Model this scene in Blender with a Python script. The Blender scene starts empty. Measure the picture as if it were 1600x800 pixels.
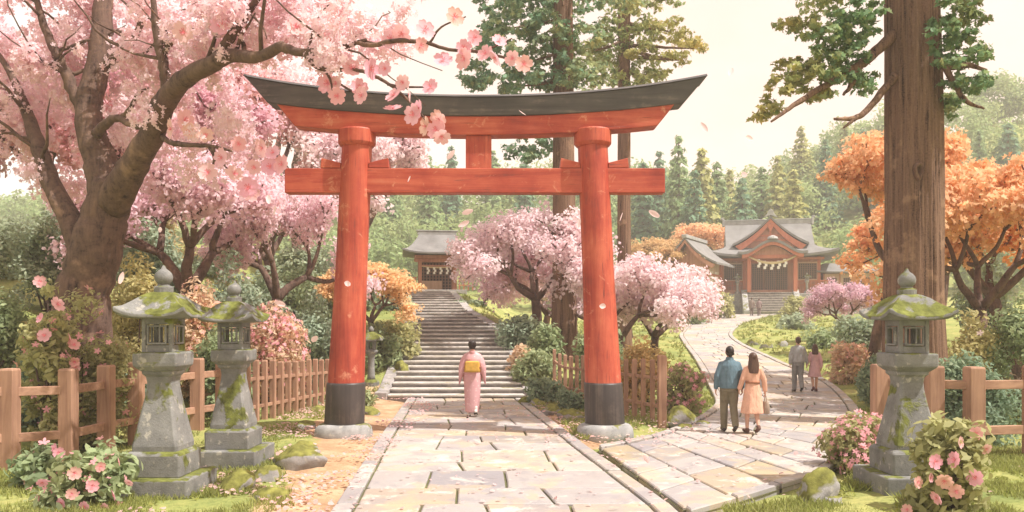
import bpy, bmesh, math, random
import numpy as np
from mathutils import Vector, Matrix, noise as mnoise

random.seed(7)
RNG = np.random.default_rng(7)
R = math.radians
SC = bpy.context.scene
COL = SC.collection
FPX, HC, HY = 28.0 / 36.0 * 1600.0, 2.2, 505.0


def at(px, py, Y):
    """World point seen at photo pixel (px, py) at distance Y."""
    return Vector(((px - 800) / FPX * Y, Y, HC - (py - HY) / FPX * Y))


# ------------------------------------------------------------------ nodes
def new_mat(name):
    m = bpy.data.materials.new(name)
    m.use_nodes = True
    nt = m.node_tree
    for n in list(nt.nodes):
        nt.nodes.remove(n)
    out = nt.nodes.new('ShaderNodeOutputMaterial')
    return m, nt, out


def nd(nt, kind, props=None, **ins):
    n = nt.nodes.new('ShaderNode' + kind)
    for k, v in (props or {}).items():
        setattr(n, k, v)
    for k, v in ins.items():
        s = n.inputs[int(k[1:])] if k[0] == 'i' and k[1:].isdigit() else n.inputs[k.replace('_', ' ')]
        if isinstance(v, bpy.types.NodeSocket):
            nt.links.new(v, s)
        elif isinstance(v, bpy.types.Node):
            nt.links.new(v.outputs[0], s)
        else:
            if s.type == 'RGBA' and len(v) == 3:
                v = (*v, 1)
            s.default_value = v
    return n


def ramp(nt, fac, stops, interp='LINEAR'):
    n = nt.nodes.new('ShaderNodeValToRGB')
    nt.links.new(fac, n.inputs[0])
    e = n.color_ramp.elements
    n.color_ramp.interpolation = interp
    while len(e) < len(stops):
        e.new(0.5)
    for i, (p, c) in enumerate(stops):
        e[i].position = p
        e[i].color = (*c, 1) if len(c) == 3 else c
    return n.outputs[0]


def mixc(nt, a, b, fac, mode='MIX'):
    n = nt.nodes.new('ShaderNodeMix')
    n.data_type = 'RGBA'
    n.blend_type = mode
    for s, v in ((n.inputs[6], a), (n.inputs[7], b), (n.inputs[0], fac)):
        if isinstance(v, bpy.types.NodeSocket):
            nt.links.new(v, s)
        else:
            s.default_value = (*v, 1) if isinstance(v, tuple) and len(v) == 3 else v
    return n.outputs[2]


def mth(nt, op, a, b=0.0, clamp=False):
    n = nt.nodes.new('ShaderNodeMath')
    n.operation = op
    n.use_clamp = clamp
    for s, v in ((n.inputs[0], a), (n.inputs[1], b)):
        if isinstance(v, bpy.types.NodeSocket):
            nt.links.new(v, s)
        else:
            s.default_value = v
    return n.outputs[0]


def coords(nt, scale=(1, 1, 1), space='Object', rand=True):
    tc = nt.nodes.new('ShaderNodeTexCoord')
    mp = nt.nodes.new('ShaderNodeMapping')
    nt.links.new(tc.outputs[space], mp.inputs[0])
    mp.inputs['Scale'].default_value = scale
    if rand:
        oi = nt.nodes.new('ShaderNodeObjectInfo')
        v = nt.nodes.new('ShaderNodeCombineXYZ')
        for i in range(3):
            nt.links.new(mth(nt, 'MULTIPLY', oi.outputs['Random'], 17.0 + 9 * i), v.inputs[i])
        nt.links.new(v.outputs[0], mp.inputs['Location'])
    return mp.outputs[0]


def noise_f(nt, vec, scale, detail=4, rough=.55, dist=0.0):
    n = nd(nt, 'TexNoise', Scale=scale, Detail=detail, Roughness=rough, Distortion=dist)
    nt.links.new(vec, n.inputs['Vector'])
    return n.outputs['Fac']


def finish(nt, out, color, rough=.6, bump=None, bstr=.3, bdist=.02, spec=.35):
    p = nt.nodes.new('ShaderNodeBsdfPrincipled')
    for s, v in ((p.inputs['Base Color'], color), (p.inputs['Roughness'], rough)):
        if isinstance(v, bpy.types.NodeSocket):
            nt.links.new(v, s)
        else:
            s.default_value = (*v, 1) if isinstance(v, tuple) else v
    p.inputs['Specular IOR Level'].default_value = spec
    if bump is not None:
        b = nt.nodes.new('ShaderNodeBump')
        b.inputs['Strength'].default_value = bstr
        b.inputs['Distance'].default_value = bdist
        nt.links.new(bump, b.inputs['Height'])
        nt.links.new(b.outputs[0], p.inputs['Normal'])
    nt.links.new(p.outputs[0], out.inputs[0])
    return p


def simple(name, c, rough=.6, var=.25, scale=6.0, stretch=(1, 1, 1), bstr=.15, c2=None, spec=.35):
    """Plain surface with uneven colour and a fine bump."""
    m, nt, out = new_mat(name)
    v = coords(nt, stretch)
    f = noise_f(nt, v, scale, 5, .6)
    a = tuple(max(0, x * (1 - var)) for x in c)
    b = c2 or tuple(min(1, x * (1 + var)) for x in c)
    col = ramp(nt, f, [(.3, a), (.7, b)])
    g = noise_f(nt, v, scale * 7, 3)
    finish(nt, out, col, rough, g, bstr, .01, spec)
    return m


def leaf_mat(name, alt, trans=.4, spread=.55, nscale=.7, altamt=.45):
    """Leaves and petals: the object's own colour, uneven from leaf to leaf and clump to clump."""
    m, nt, out = new_mat(name)
    oi = nt.nodes.new('ShaderNodeObjectInfo')
    a1 = nd(nt, 'Attribute', {'attribute_name': 'tint'})
    a2 = nd(nt, 'Attribute', {'attribute_name': 'hue'})
    v = coords(nt)
    f = noise_f(nt, v, nscale, 2)
    h = mth(nt, 'ADD', a2.outputs['Fac'], mth(nt, 'MULTIPLY', mth(nt, 'SUBTRACT', f, .52, True), 2.0), True)
    c = mixc(nt, oi.outputs['Color'], alt, mth(nt, 'MULTIPLY', h, altamt) if altamt < 1 else h)
    k = mth(nt, 'ADD', mth(nt, 'MULTIPLY', a1.outputs['Fac'], spread * 2), 1 - spread)
    kc = nt.nodes.new('ShaderNodeCombineXYZ')
    for i in range(3):
        nt.links.new(k, kc.inputs[i])
    c = mixc(nt, c, kc.outputs[0], 1.0, 'MULTIPLY')
    d = nd(nt, 'BsdfPrincipled', Base_Color=c, Roughness=.6)
    d.inputs['Specular IOR Level'].default_value = .25
    t = nd(nt, 'BsdfTranslucent', Color=c)
    mx = nd(nt, 'MixShader', i0=trans, i1=d, i2=t)
    nt.links.new(mx.outputs[0], out.inputs[0])
    return m


M = {}


def stone_mat(name, base, moss, moss_amt, mscale=2.2, up=.6):
    m, nt, out = new_mat(name)
    v = coords(nt)
    f = noise_f(nt, v, 3.0, 6, .65)
    fine = noise_f(nt, v, 42, 4, .7)
    col = ramp(nt, f, [(.28, tuple(x * .62 for x in base)), (.5, base), (.72, tuple(min(1, x * 1.35) for x in base))])
    col = mixc(nt, col, (.62, .58, .48), mth(nt, 'MULTIPLY', ramp(nt, noise_f(nt, v, 7, 3, .6), [(.6, (0, 0, 0)), (.68, (1, 1, 1))]), .45))
    col = mixc(nt, col, tuple(x * .45 for x in base), mth(nt, 'MULTIPLY', ramp(nt, fine, [(.55, (0, 0, 0)), (.72, (1, 1, 1))]), .5))
    geo = nt.nodes.new('ShaderNodeNewGeometry')
    sx = nt.nodes.new('ShaderNodeSeparateXYZ')
    nt.links.new(geo.outputs['Normal'], sx.inputs[0])
    mo = noise_f(nt, v, mscale, 5, .62, .3)
    k = mth(nt, 'ADD', mo, mth(nt, 'MULTIPLY', sx.outputs[2], up * .3))
    mask = ramp(nt, k, [(max(.01, .80 - moss_amt), (0, 0, 0)), (min(.99, .86 - moss_amt), (1, 1, 1))])
    mcol = ramp(nt, noise_f(nt, v, 9, 3), [(.3, tuple(x * .5 for x in moss)), (.7, tuple(x * 1.35 for x in moss))])
    col = mixc(nt, col, mcol, mask)
    bump = mth(nt, 'ADD', fine, mth(nt, 'MULTIPLY', mask, .8))
    finish(nt, out, col, .85, bump, .5, .015, .2)
    return m


def wood_mat(name, dark, light, axis=2, rough=.65, streak=9.0, bstr=.3, wear=None):
    m, nt, out = new_mat(name)
    s = [streak, streak, streak]
    s[axis] = streak * .06
    v = coords(nt, tuple(s))
    g = noise_f(nt, v, 1.0, 6, .65, .6)
    v2 = coords(nt)
    big = noise_f(nt, v2, 1.1, 4, .6)
    col = ramp(nt, mth(nt, 'ADD', mth(nt, 'MULTIPLY', g, .6), mth(nt, 'MULTIPLY', big, .4)), [(.34, dark), (.62, light)])
    if wear:
        wm = ramp(nt, mth(nt, 'ADD', mth(nt, 'MULTIPLY', g, .55), mth(nt, 'MULTIPLY', noise_f(nt, v2, 2.3, 5, .7), .5)),
                  [(.56, (0, 0, 0)), (.66, (1, 1, 1))])
        col = mixc(nt, col, wear, mth(nt, 'MULTIPLY', wm, .6))
    finish(nt, out, col, rough, g, bstr, .02)
    return m


def lacquer_mat(name, axis):
    """Old vermilion paint: long streaks, worn pale spots, hairline cracks along the grain, grime."""
    m, nt, out = new_mat(name)
    s = [7.0] * 3
    s[axis] = .45
    g = noise_f(nt, coords(nt, tuple(s)), 1.0, 7, .7, .8)
    v = coords(nt)
    big = noise_f(nt, v, .9, 5, .6)
    mid = noise_f(nt, v, 3.2, 6, .7, .4)
    s2 = [34.0] * 3
    s2[axis] = .9
    cr = noise_f(nt, coords(nt, tuple(s2)), 1.0, 3, .6)
    col = ramp(nt, mth(nt, 'ADD', mth(nt, 'MULTIPLY', g, .5), mth(nt, 'MULTIPLY', big, .5)), [(.36, (.25, .034, .022)), (.47, (.40, .066, .038)), (.58, (.52, .12, .065)), (.68, (.58, .21, .12))])
    col = mixc(nt, col, (.70, .36, .22), mth(nt, 'MULTIPLY', ramp(nt, mid, [(.60, (0, 0, 0)), (.68, (1, 1, 1))]), .55))
    col = mixc(nt, col, (.20, .055, .04), mth(nt, 'MULTIPLY', ramp(nt, mth(nt, 'ADD', mth(nt, 'MULTIPLY', g, .6), mth(nt, 'MULTIPLY', mid, .4)), [(.37, (1, 1, 1)), (.44, (0, 0, 0))]), .55))
    crack = ramp(nt, cr, [(.30, (1, 1, 1)), (.345, (0, 0, 0))])
    col = mixc(nt, col, (.10, .03, .025), mth(nt, 'MULTIPLY', crack, .75))
    hgt = mth(nt, 'SUBTRACT', mth(nt, 'ADD', g, mth(nt, 'MULTIPLY', mid, .5)), crack)
    finish(nt, out, col, ramp(nt, mid, [(.4, (.42,) * 3), (.65, (.7,) * 3)]), hgt, .35, .015)
    return m


def bark_mat(name, dark, mid, light, horiz=False):
    m, nt, out = new_mat(name)
    if horiz:
        v = coords(nt, (5, 5, 5))
    else:
        v = coords(nt, (13, 13, .45))
    g = noise_f(nt, v, 1.0, 7, .7, .7)
    v2 = coords(nt)
    big = noise_f(nt, v2, 1.4, 5, .65)
    fine = noise_f(nt, v2, 30, 4, .7)
    k = mth(nt, 'ADD', mth(nt, 'MULTIPLY', g, .7), mth(nt, 'MULTIPLY', fine, .3))
    if horiz:
        lent = noise_f(nt, coords(nt, (4, 4, 11)), 1.0, 4, .6)
        vert = noise_f(nt, coords(nt, (12, 12, 1.6)), 1.0, 5, .7, .5)
        k = mth(nt, 'ADD', mth(nt, 'MULTIPLY', k, .45), mth(nt, 'ADD', mth(nt, 'MULTIPLY', lent, .18), mth(nt, 'MULTIPLY', vert, .37)))
    col = ramp(nt, k, [(.38, dark), (.47, mid), (.70, light)])
    patch = ramp(nt, big, [(.58, (0, 0, 0)), (.66, (1, 1, 1))])
    col = mixc(nt, col, tuple(min(1, x * 1.5) for x in light), mth(nt, 'MULTIPLY', patch, .45))
    finish(nt, out, col, .9, k, .9, .05, .15)
    return m


M['vermilion'] = lacquer_mat('vermilion_lacquer', 2)
M['vermilion_beam'] = lacquer_mat('vermilion_beam', 0)
M['black_wood'] = wood_mat('black_beam', (.048, .046, .047), (.115, .106, .102), 0, .6, 6.0, .3, (.24, .20, .17))
M['sleeve'] = wood_mat('black_sleeve', (.036, .032, .031), (.085, .07, .064), 2, .45, 6.0, .2, (.15, .12, .10))
M['stone'] = stone_mat('lantern_stone', (.21, .21, .20), (.15, .165, .04), .20)
M['stone_roof'] = stone_mat('lantern_roof_stone', (.21, .21, .20), (.155, .17, .04), .235, 2.6)
M['base_stone'] = stone_mat('pale_stone', (.34, .34, .33), (.17, .17, .06), .13)
M['rock'] = stone_mat('rock', (.30, .29, .28), (.20, .20, .05), .22, 1.3, .9)
M['tread'] = stone_mat('lit_tread_stone', (.52, .49, .45), (.3, .28, .15), .05)  # paler than the risers: sunlight on the treads put into the colour
M['step'] = stone_mat('step_stone', (.33, .31, .30), (.22, .2, .1), .08)  # kerbs and platform too; on risers the darker tone paints in their shade
M['wood'] = wood_mat('fence_wood', (.22, .115, .075), (.47, .28, .185), 2, .75, 10.0, .35)
M['wood_rail'] = wood_mat('fence_rail_wood', (.22, .115, .075), (.47, .28, .185), 0, .75, 10.0, .35)
M['cherry_bark'] = bark_mat('cherry_bark', (.026, .016, .014), (.115, .074, .06), (.26, .165, .115), True)
M['cedar_bark'] = bark_mat('cedar_bark', (.022, .012, .009), (.17, .10, .068), (.31, .20, .13))
M['twig'] = simple('twig_bark', (.10, .065, .055), .9)
M['leaf'] = leaf_mat('leaves', (.60, .55, .26), .46, .36, .8, .42)
M['maple'] = leaf_mat('maple_leaves', (.86, .52, .27), .48, .25, .9, .7)
M['cedar'] = leaf_mat('cedar_sprays', (.56, .46, .16), .42, .42, .5, .999)
M['petal'] = leaf_mat('petals', (.90, .66, .72), .56, .10, .55, .7)
M['flower'] = leaf_mat('flower_petals', (.85, .40, .44), .35, .14, 3.0, .5)
M['stamen'] = simple('stamen', (.75, .22, .26), .7)
M['roof'] = simple('shrine_roof_bark', (.20, .197, .19), .75, .22, 1.2, (1, 1, 1), .3)
M['ridge'] = simple('ridge_copper', (.33, .335, .32), .55, .25, 2)
M['shrine_wood'] = wood_mat('shrine_wood', (.34, .14, .09), (.52, .26, .17), 2, .65, 5, .2)
M['shrine_red'] = wood_mat('shrine_red', (.40, .11, .06), (.52, .19, .11), 2, .6, 5, .15)
M['pale_wood'] = wood_mat('pale_wood', (.45, .30, .20), (.62, .45, .32), 2, .7, 5, .15)
M['paper'] = simple('paper', (.80, .77, .70), .8, .06)
M['rope'] = simple('straw_rope', (.62, .50, .28), .9, .3, 30)
M['hair'] = simple('dark_hair', (.028, .020, .018), .45, .4, 60, (1, 1, .1))
M['hair_brown'] = simple('brown_hair', (.085, .045, .03), .45, .4, 60, (1, 1, .1))
M['skin'] = simple('skin', (.62, .37, .27), .55, .08)
M['shoe'] = simple('dark_leather', (.035, .025, .022), .4)


def lattice_mat():
    m, nt, out = new_mat('lattice')
    v = coords(nt, (1, 1, 1), rand=False)
    sx = nt.nodes.new('ShaderNodeSeparateXYZ')
    nt.links.new(v, sx.inputs[0])
    a = mth(nt, 'GREATER_THAN', mth(nt, 'FRACT', mth(nt, 'MULTIPLY', sx.outputs[0], 5.0)), .55)
    b = mth(nt, 'GREATER_THAN', mth(nt, 'FRACT', mth(nt, 'MULTIPLY', sx.outputs[2], 5.0)), .7)
    col = mixc(nt, (.035, .028, .025), (.20, .12, .08), mth(nt, 'MAXIMUM', a, b))
    finish(nt, out, col, .7)
    return m


M['lattice'] = lattice_mat()


def cloth(name, c, var=.12, scale=9):
    m, nt, out = new_mat(name)
    v = coords(nt, (1, 1, .28))
    f = noise_f(nt, v, 11, 3, .5, .8)
    wv = noise_f(nt, coords(nt), 160, 2)
    col = ramp(nt, noise_f(nt, coords(nt), scale, 4), [(.3, tuple(x * (1 - var) for x in c)), (.7, tuple(min(1, x * (1 + var)) for x in c))])
    finish(nt, out, col, .9, mth(nt, 'ADD', f, mth(nt, 'MULTIPLY', wv, .05)), .9, .045, .1)
    return m


# ------------------------------------------------------------------ objects
def tag(o, label=None, cat=None, group=None, kind=None):
    if label:
        o['label'] = label
    if cat:
        o['category'] = cat
    if group:
        o['group'] = group
    if kind:
        o['kind'] = kind
    return o


def thing(name, label, cat, loc=(0, 0, 0), rotz=0.0, group=None, scale=1.0):
    o = bpy.data.objects.new(name, None)
    o.empty_display_size = .2
    COL.objects.link(o)
    o.location = loc
    o.rotation_euler = (0, 0, rotz)
    o.scale = (scale,) * 3 if not isinstance(scale, tuple) else scale
    return tag(o, label, cat, group)


def link_mesh(name, me, mat, parent=None, color=None, loc=None):
    o = bpy.data.objects.new(name, me)
    if mat is not None:
        me.materials.clear()
        me.materials.append(mat)
    COL.objects.link(o)
    if parent:
        o.parent = parent
    if color:
        o.color = (*color, 1)
    if loc is not None:
        o.location = loc
    return o


def dup(root, loc, rotz=None, label=None, group=None, scale=None):
    def cp(o, par):
        c = o.copy()
        COL.objects.link(c)
        c.parent = par
        for ch in list(o.children):
            cp(ch, c)
        return c
    r = cp(root, None)
    r.location = loc
    if rotz is not None:
        r.rotation_euler = (0, 0, rotz)
    if scale is not None:
        r.scale = (scale,) * 3 if not isinstance(scale, tuple) else scale
    return tag(r, label, None, group)


class MB:
    def __init__(self):
        self.v, self.f = [], []

    def add(self, vs, fs):
        b = len(self.v)
        self.v += [tuple(x) for x in vs]
        self.f += [tuple(i + b for i in f) for f in fs]
        return self

    def box(self, c, s, rz=0.0, m=None):
        hx, hy, hz = (x / 2 for x in s)
        p = [Vector((x, y, z)) for z in (-hz, hz) for x, y in ((-hx, -hy), (hx, -hy), (hx, hy), (-hx, hy))]
        T = m or (Matrix.Translation(c) @ Matrix.Rotation(rz, 4, 'Z'))
        return self.add([T @ q for q in p], [(3, 2, 1, 0), (4, 5, 6, 7), (0, 1, 5, 4), (1, 2, 6, 5), (2, 3, 7, 6), (3, 0, 4, 7)])

    def beam(self, a, b, w, h, up=(0, 0, 1)):
        """Rectangular bar from a to b, w across and h along up."""
        a, b = Vector(a), Vector(b)
        d = b - a
        x = d.normalized()
        y = Vector(up).cross(x).normalized()
        z = x.cross(y)
        T = Matrix((x, y, z)).transposed().to_4x4()
        T.translation = (a + b) / 2
        return self.box(None, (d.length, w, h), m=T)

    def loft(self, rings, cap=True, closed=True):
        n = len(rings[0])
        vs = [p for r in rings for p in r]
        fs = []
        for i in range(len(rings) - 1):
            for j in range(n if closed else n - 1):
                k = (j + 1) % n
                fs.append((i * n + j, i * n + k, (i + 1) * n + k, (i + 1) * n + j))
        if cap and closed:
            fs.append(tuple(range(n))[::-1])
            fs.append(tuple((len(rings) - 1) * n + j for j in range(n)))
        return self.add(vs, fs)

    def tube(self, pts, rads, seg=10, wob=0.0):
        pts = [Vector(p) for p in pts]
        rings = []
        ref = Vector((.31, .93, .17)).normalized()
        for i, p in enumerate(pts):
            t = (pts[min(i + 1, len(pts) - 1)] - pts[max(i - 1, 0)])
            t = t.normalized() if t.length > 1e-6 else Vector((0, 0, 1))
            u = ref - t * ref.dot(t)
            if u.length < .1:
                u = Vector((1, 0, 0)) - t * t.x
            u.normalize()
            ref = u
            w = t.cross(u)
            ring = []
            for k in range(seg):
                a = 2 * math.pi * k / seg
                r = rads[i]
                if wob:
                    q = p + (u * math.cos(a) + w * math.sin(a)) * r
                    r *= 1 + wob * mnoise.noise(q * (1.1 / max(.08, rads[0])))
                ring.append(p + (u * math.cos(a) + w * math.sin(a)) * r)
            rings.append(ring)
        return self.loft(rings)

    def lathe(self, prof, c=(0, 0, 0), seg=24):
        c = Vector(c)
        rings = [[c + Vector((r * math.cos(2 * math.pi * k / seg), r * math.sin(2 * math.pi * k / seg), z)) for k in range(seg)] for r, z in prof]
        return self.loft(rings)

    def sheet(self, grid):
        """grid of rows of points -> open surface"""
        return self.loft(grid, False, False)

    def prism(self, poly, y0, y1):
        """polygon in xz, pushed from y0 to y1"""
        n = len(poly)
        a = [Vector((x, y0, z)) for x, z in poly]
        b = [Vector((x, y1, z)) for x, z in poly]
        return self.add(a + b, [tuple(range(n)), tuple(range(2 * n - 1, n - 1, -1))] +
                        [(i, n + i, n + (i + 1) % n, (i + 1) % n) for i in range(n)])

    def build(self, name, mat, parent=None, smooth=False, bevel=0.0, bseg=2, solid=0.0, loc=None, color=None, sub=0):
        me = bpy.data.meshes.new(name)
        me.from_pydata(self.v, [], self.f)
        bm = bmesh.new()
        bm.from_mesh(me)
        bmesh.ops.recalc_face_normals(bm, faces=bm.faces)
        bm.to_mesh(me)
        bm.free()
        o = link_mesh(name, me, mat, parent, color, loc)
        if smooth:
            me.polygons.foreach_set('use_smooth', [True] * len(me.polygons))
        if solid:
            s = o.modifiers.new('solid', 'SOLIDIFY')
            s.thickness = solid
            s.offset = -1
        if bevel:
            b = o.modifiers.new('bevel', 'BEVEL')
            b.width = bevel
            b.segments = bseg
            b.limit_method = 'ANGLE'
            b.angle_limit = R(35)
        if sub:
            s = o.modifiers.new('sub', 'SUBSURF')
            s.levels = s.render_levels = sub
        return o


def catmull(pts, n):
    """Resample a polyline of tuples into n+1 points on a Catmull-Rom curve."""
    P = np.array(pts, float)
    P = np.vstack([2 * P[0] - P[1], P, 2 * P[-1] - P[-2]])
    m = len(pts) - 1
    out = []
    for i in range(n + 1):
        u = i / n * m
        k = min(int(u), m - 1)
        t = u - k
        a, b, c, d = P[k], P[k + 1], P[k + 2], P[k + 3]
        out.append(.5 * (2 * b + (c - a) * t + (2 * a - 5 * b + 4 * c - d) * t * t + (3 * b - a - 3 * c + d) * t ** 3))
    return np.array(out)


def sstep(a, b, x):
    t = np.clip((x - a) / (b - a), 0, 1)
    return t * t * (3 - 2 * t)


# ------------------------------------------------------------------ leaves
TPL = {
    'diamond': [(0, -1), (.5, -.1), (0, 1), (-.5, -.1)],
    'leaf': [(0, -1), (.42, -.35), (.36, .35), (0, 1), (-.36, .35), (-.42, -.35)],
    'petal': [(0, -.9), (.75, -.3), (.6, .6), (0, .85), (-.6, .6), (-.75, -.3)],
    'maple': [(0, -.8), (.35, -.55), (.95, -.4), (.5, -.05), (.8, .55), (.28, .3), (0, 1), (-.28, .3), (-.8, .55), (-.5, -.05), (-.95, -.4), (-.35, -.55)],
    'spray': [(0, -1), (.25, -.6), (.6, -.35), (.28, -.1), (.5, .3), (.2, .4), (0, 1), (-.2, .4), (-.5, .3), (-.28, -.1), (-.6, -.35), (-.25, -.6)],
    'flower10': [((.42, 1.0, 1.0)[k % 3] * math.cos(2 * math.pi * (k // 3) / 5 + (0, .38, .88)[k % 3]), (.42, 1.0, 1.0)[k % 3] * math.sin(2 * math.pi * (k // 3) / 5 + (0, .38, .88)[k % 3])) for k in range(15)],
    'flower5': [((.3 + .7 * abs(math.cos(2.5 * a))) * math.cos(a), (.3 + .7 * abs(math.cos(2.5 * a))) * math.sin(a)) for a in [k * math.pi / 15 for k in range(30)]],
}


def leaf_mesh(name, ctr, nrm, size, tint, hue, shape='diamond', rng=RNG, droop=0.0):
    """Many separate small faces as one mesh; ctr, nrm (N,3), size, tint, hue (N)."""
    N = len(ctr)
    tpl = np.array(TPL[shape], float)
    k = len(tpl)
    n = nrm / (np.linalg.norm(nrm, axis=1, keepdims=True) + 1e-9)
    r = rng.normal(size=(N, 3))
    if droop:
        r[:, 2] -= droop
    b = r - n * np.sum(r * n, axis=1, keepdims=True)
    b /= (np.linalg.norm(b, axis=1, keepdims=True) + 1e-9)
    a = np.cross(n, b)
    s = size[:, None, None]
    fold = np.abs(tpl[:, 0]) * .35
    V = ctr[:, None, :] + s * (tpl[None, :, 0, None] * a[:, None, :] + tpl[None, :, 1, None] * b[:, None, :] + fold[None, :, None] * n[:, None, :])
    me = bpy.data.meshes.new(name)
    me.vertices.add(N * k)
    me.vertices.foreach_set('co', V.reshape(-1).astype(np.float32))
    me.loops.add(N * k)
    me.loops.foreach_set('vertex_index', np.arange(N * k, dtype=np.int32))
    me.polygons.add(N)
    me.polygons.foreach_set('loop_start', np.arange(0, N * k, k, dtype=np.int32))
    me.update(calc_edges=True)
    for nm, arr in (('tint', tint), ('hue', hue)):
        at_ = me.attributes.new(nm, 'FLOAT', 'FACE')
        at_.data.foreach_set('value', arr.astype(np.float32))
    return me


def clump_leaves(ctr, rad, per, rng=RNG, shell=2.2, upb=.35, outb=1.0, flat=1.0, jitter=.8, huev=None):
    """Leaves around clump centres. ctr (M,3), rad (M), per = leaves each (int or array)."""
    ctr, rad = np.asarray(ctr, float), np.asarray(rad, float)
    per = np.full(len(ctr), per) if np.isscalar(per) else np.asarray(per)
    idx = np.repeat(np.arange(len(ctr)), per)
    N = len(idx)
    d = rng.normal(size=(N, 3))
    d /= np.linalg.norm(d, axis=1, keepdims=True)
    rr = rng.random(N) ** (1 / shell)
    off = d * rr[:, None] * rad[idx][:, None]
    off[:, 2] *= flat
    p = ctr[idx] + off
    nr = d * outb + rng.normal(size=(N, 3)) * jitter
    nr[:, 2] += upb
    ct = rng.random(len(ctr))
    tint = np.clip(.28 + .44 * ct[idx] + rng.normal(size=N) * .16, 0, 1)
    if huev is None:
        hue = np.clip(rng.random(len(ctr))[idx] * .5 + rng.normal(size=N) * .15, 0, 1)
    else:
        hue = np.clip(np.asarray(huev)[idx] + rng.normal(size=N) * .12, 0, 1)
    return p, nr, tint, hue
# ------------------------------------------------------------------ layout of paths and terrain
MAIN_L = [(-1.55, -8), (-1.8, 3), (-2.09, 9.28), (-2.5, 14.8), (-3.0, 22.85)]
MAIN_R = [(2.3, -8), (2.15, 3), (1.90, 9.28), (1.22, 14.8), (.32, 22.85)]
BR_L = [(1.50, 13.9), (2.5, 15.0), (3.8, 17.2), (4.9, 19.8), (5.6, 22), (6.6, 27), (8.0, 35), (9.4, 44), (10.8, 51), (14.9, 64), (20.6, 75.2)]
BR_R = [(2.02, 9.0), (3.42, 10.35), (5.05, 12.25), (7.5, 17.0), (9.4, 22), (10.9, 27.5), (11.4, 33.5), (12.5, 43.5), (14.3, 51.5), (18.5, 62.5), (25.0, 75.2)]
ST_Y = [22.85, 28.8, 35.0, 42.0]
ST_L = [-3.57, -3.6, -4.2, -5.6]
ST_R = [.40, -.35, -2.1, -3.3]
brl, brr = catmull(BR_L, 160), catmull(BR_R, 160)
RIDGE_X = [-300, -130, -90, -51, -13, 26, 45, 74, 96, 140, 320]
RIDGE_Z = [10, 16, 20, 23, 25, 27, 22, 36, 42, 46, 20]


def H0(x, y):
    """Smooth terrain height."""
    x, y = np.asarray(x, float), np.asarray(y, float)
    t = y - 25.0
    zr = .0605 * (np.sqrt(t * t + 4) + t) / 2
    zr = np.minimum(zr, 3.0 + .01 * np.clip(y - 75, 0, 200))
    zl = np.interp(y, [22.9, 28.8, 42, 50, 76, 100], [0, 1.66, 3.72, 3.85, 4.4, 4.6])
    zl = np.where(y > 95, 4.6, zl)
    e = np.interp(y, ST_Y, ST_R)
    w = sstep(e + .5, e + 4.5, x)
    z = zl * (1 - w) + zr * w
    f = np.interp(y, [0, 12, 21, 40], [7.4, 7.1, 5.6, 7.5])
    z = z + 2.6 * sstep(0, 7, -x - f) * sstep(4, 11, y) * sstep(75, 45, y)
    z = z + 1.0 * sstep(0, 9, x - np.interp(y, [0, 12, 22, 35, 60, 80], [8.5, 9.0, 11.5, 13.5, 22, 40])) * sstep(4, 12, y)
    rz = np.interp(x * 160 / np.maximum(y, 60), RIDGE_X, RIDGE_Z) - 4
    z = z + rz * sstep(92, 165, y) * sstep(400, 200, y)
    return z


def inside_dist(x, y):
    """Signed-ish distance to the paved areas (negative inside)."""
    x, y = np.asarray(x, float), np.asarray(y, float)
    l = np.interp(y, [p[1] for p in MAIN_L], [p[0] for p in MAIN_L])
    r = np.interp(y, [p[1] for p in MAIN_R], [p[0] for p in MAIN_R])
    d = np.maximum(l - x, x - r)
    d = np.where(y > 22.85, np.maximum(np.interp(y, ST_Y, ST_L) - x, x - np.interp(y, ST_Y, ST_R)), d)
    d = np.where(y > 42.3, 9, d)
    mid = (brl + brr) / 2
    hw = np.linalg.norm(brl - brr, axis=1) / 2
    sel = np.arange(0, len(mid), 2)
    db = np.full(x.shape, 99.0)
    for i in sel:
        if i < 4:
            continue
        q = np.hypot(x - mid[i, 0], y - mid[i, 1]) - hw[i]
        db = np.minimum(db, q)
    return np.minimum(d, db)


def nz(x, y, s, seed=0):
    return np.array([mnoise.noise(Vector((a * s, b * s, seed))) for a, b in zip(np.ravel(x), np.ravel(y))]).reshape(np.shape(x))


def Hs(x, y):
    return float(H0(np.array([x]), np.array([y]))[0])


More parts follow.
